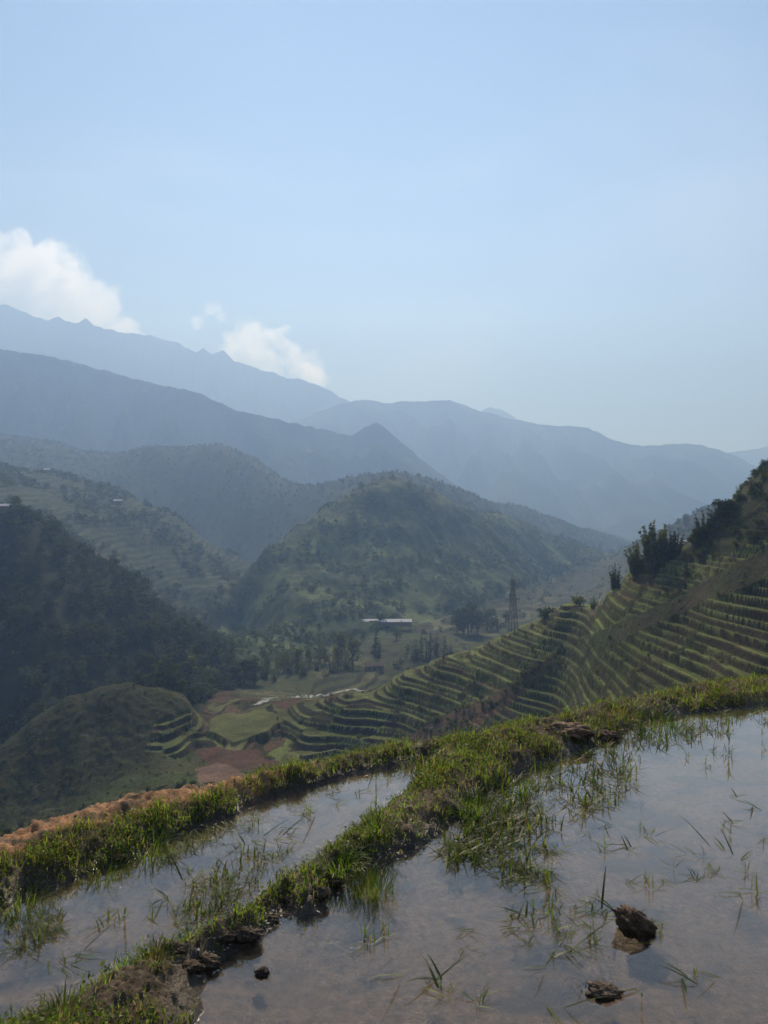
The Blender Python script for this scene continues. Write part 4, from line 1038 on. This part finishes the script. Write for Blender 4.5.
# pale stony stream winding between the fields
def ribbon(name, path, w, mat, colr, label, kind='structure', lift=0.12):
    P_ = []
    for (a, Ya), (b, Yb) in zip(path[:-1], path[1:]):
        for t in np.linspace(0, 1, 14, endpoint=False):
            Yq = Ya + (Yb - Ya) * t; pq = a + (b - a) * t; P_.append(((pq - 384) / F * Yq, Yq))
    P_ = np.array(P_); T = np.gradient(P_, axis=0); T /= np.linalg.norm(T, axis=1)[:, None]; Nn = np.stack([-T[:, 1], T[:, 0]], 1)
    ww = w * (0.6 + 0.8 * np.abs(fbm(P_[:, 0] / 6, P_[:, 1] / 6, 3, 5)) * 2)
    rows = []
    for s in np.linspace(-1, 1, 5):
        q = P_ + Nn * (ww * s)[:, None] + 0.9 * np.stack([pn(P_[:, 0] / 4, P_[:, 1] / 4, 3)] * 2, 1); rows.append(np.concatenate([q, (gz(q[:, 0], q[:, 1]) + lift)[:, None]], 1))
    V_ = np.stack(rows, 1); n = len(P_)
    cc = np.array(colr) * (1 + 0.4 * fbm(V_[..., 0] / 2, V_[..., 1] / 2, 3, 9)[..., None])
    tag(make_mesh(name, V_, grid_faces(n, 5)[:, ::-1], mat, cc.reshape(-1, 3)), label, name, kind=kind)
M_stone = ground_mat('pale_stream_stones', (0.35, 1.5), 0.35, 1.6, 0.5, 0.2, 0.1, 0.9)
ribbon('stream', [(250,322),(262,332),(272,342),(284,356),(296,372),(308,390),(318,402),(334,412),(350,420),(366,424)], 1.3, M_stone, (0.34, 0.34, 0.31), 'pale stony stream winding between the fields below the spur')

# ================================================================== CLOUDS (far beyond the mountains, above the haze)
def cloud(seed, px0, px1, py0, py1, Y, n, label, dens=0.006, base=0.0):
    r = np.random.default_rng(seed); A_ = Acc(); v, f = ICO3
    for i in range(n):
        t = r.random(); px = px0 + (px1 - px0) * t
        prof = (1 - abs(2 * t - 1) ** 2.0)
        s = (py1 - py0) * r.uniform(0.16, 0.30) / F * Y
        py = py1 - (py1 - py0) * prof * r.random() ** 0.7 * 0.85
        c = np.array(P(px, py, Y + r.normal(0, 0.25) * (px1 - px0) / F * Y))
        A_.add(v * s * np.array([1.1, 1.1, 0.9]) + c, f, np.ones((len(v), 3)))
    me = make_mesh('cloud', np.concatenate(A_.V), np.concatenate(A_.F), M_cloud, None, obj=False)
    o = link('cloud', me); md = o.modifiers.new('skin', 'REMESH'); md.mode = 'VOXEL'; md.voxel_size = (py1 - py0) / F * Y / 26
    dg = bpy.context.evaluated_depsgraph_get(); m2 = bpy.data.meshes.new_from_object(o.evaluated_get(dg))
    o.modifiers.clear(); o.data = m2
    vv_ = np.empty(len(m2.vertices) * 3, np.float32); m2.vertices.foreach_get('co', vv_); vv_ = vv_.reshape(-1, 3)
    sc = (py1 - py0) / F * Y * 0.16
    nn = np.empty_like(vv_); m2.vertex_normals.foreach_get('vector', nn.ravel()) if False else None
    nrm = np.array([q.vector[:] for q in m2.vertex_normals], np.float32)
    vv_ += nrm * (sc * (np.abs(fbm(vv_[:, 0] / sc / 2.2 + vv_[:, 1] / sc / 3, vv_[:, 2] / sc / 2.2, 4, seed)) * 2.4 - 0.5))[:, None]
    m2.vertices.foreach_set('co', vv_.ravel()); m2.update()
    if not m2.materials: m2.materials.append(M_cloud)
    return tag(o, label, 'cloud')
M_cloud, nt, out = mat_new('cloud_vapour')
pv = N(nt, 'ShaderNodeVolumePrincipled'); pv.inputs['Color'].default_value = (1, 1, 1, 1); pv.inputs['Anisotropy'].default_value = 0.5
nz = noise_node(nt, 0.0023, 7, 0.68)
mr = N(nt, 'ShaderNodeMapRange'); mr.inputs['From Min'].default_value = 0.44; mr.inputs['From Max'].default_value = 0.74
mr.inputs['To Min'].default_value = 0.0; mr.inputs['To Max'].default_value = 0.0042
nt.links.new(nz.outputs['Fac'], mr.inputs['Value']); nt.links.new(mr.outputs[0], pv.inputs['Density']); nt.links.new(pv.outputs[0], out.inputs['Volume'])
cloud(1, -90, 116, 236, 340, 14500, 60, 'big white cumulus cloud behind the highest ridge at the left')
cloud(2, 202, 318, 322, 382, 14000, 40, 'smaller white cloud low over the middle of the far ridge')
cloud(3, 198, 238, 299, 324, 14000, 12, 'tiny white wisp of cloud above the smaller cloud')
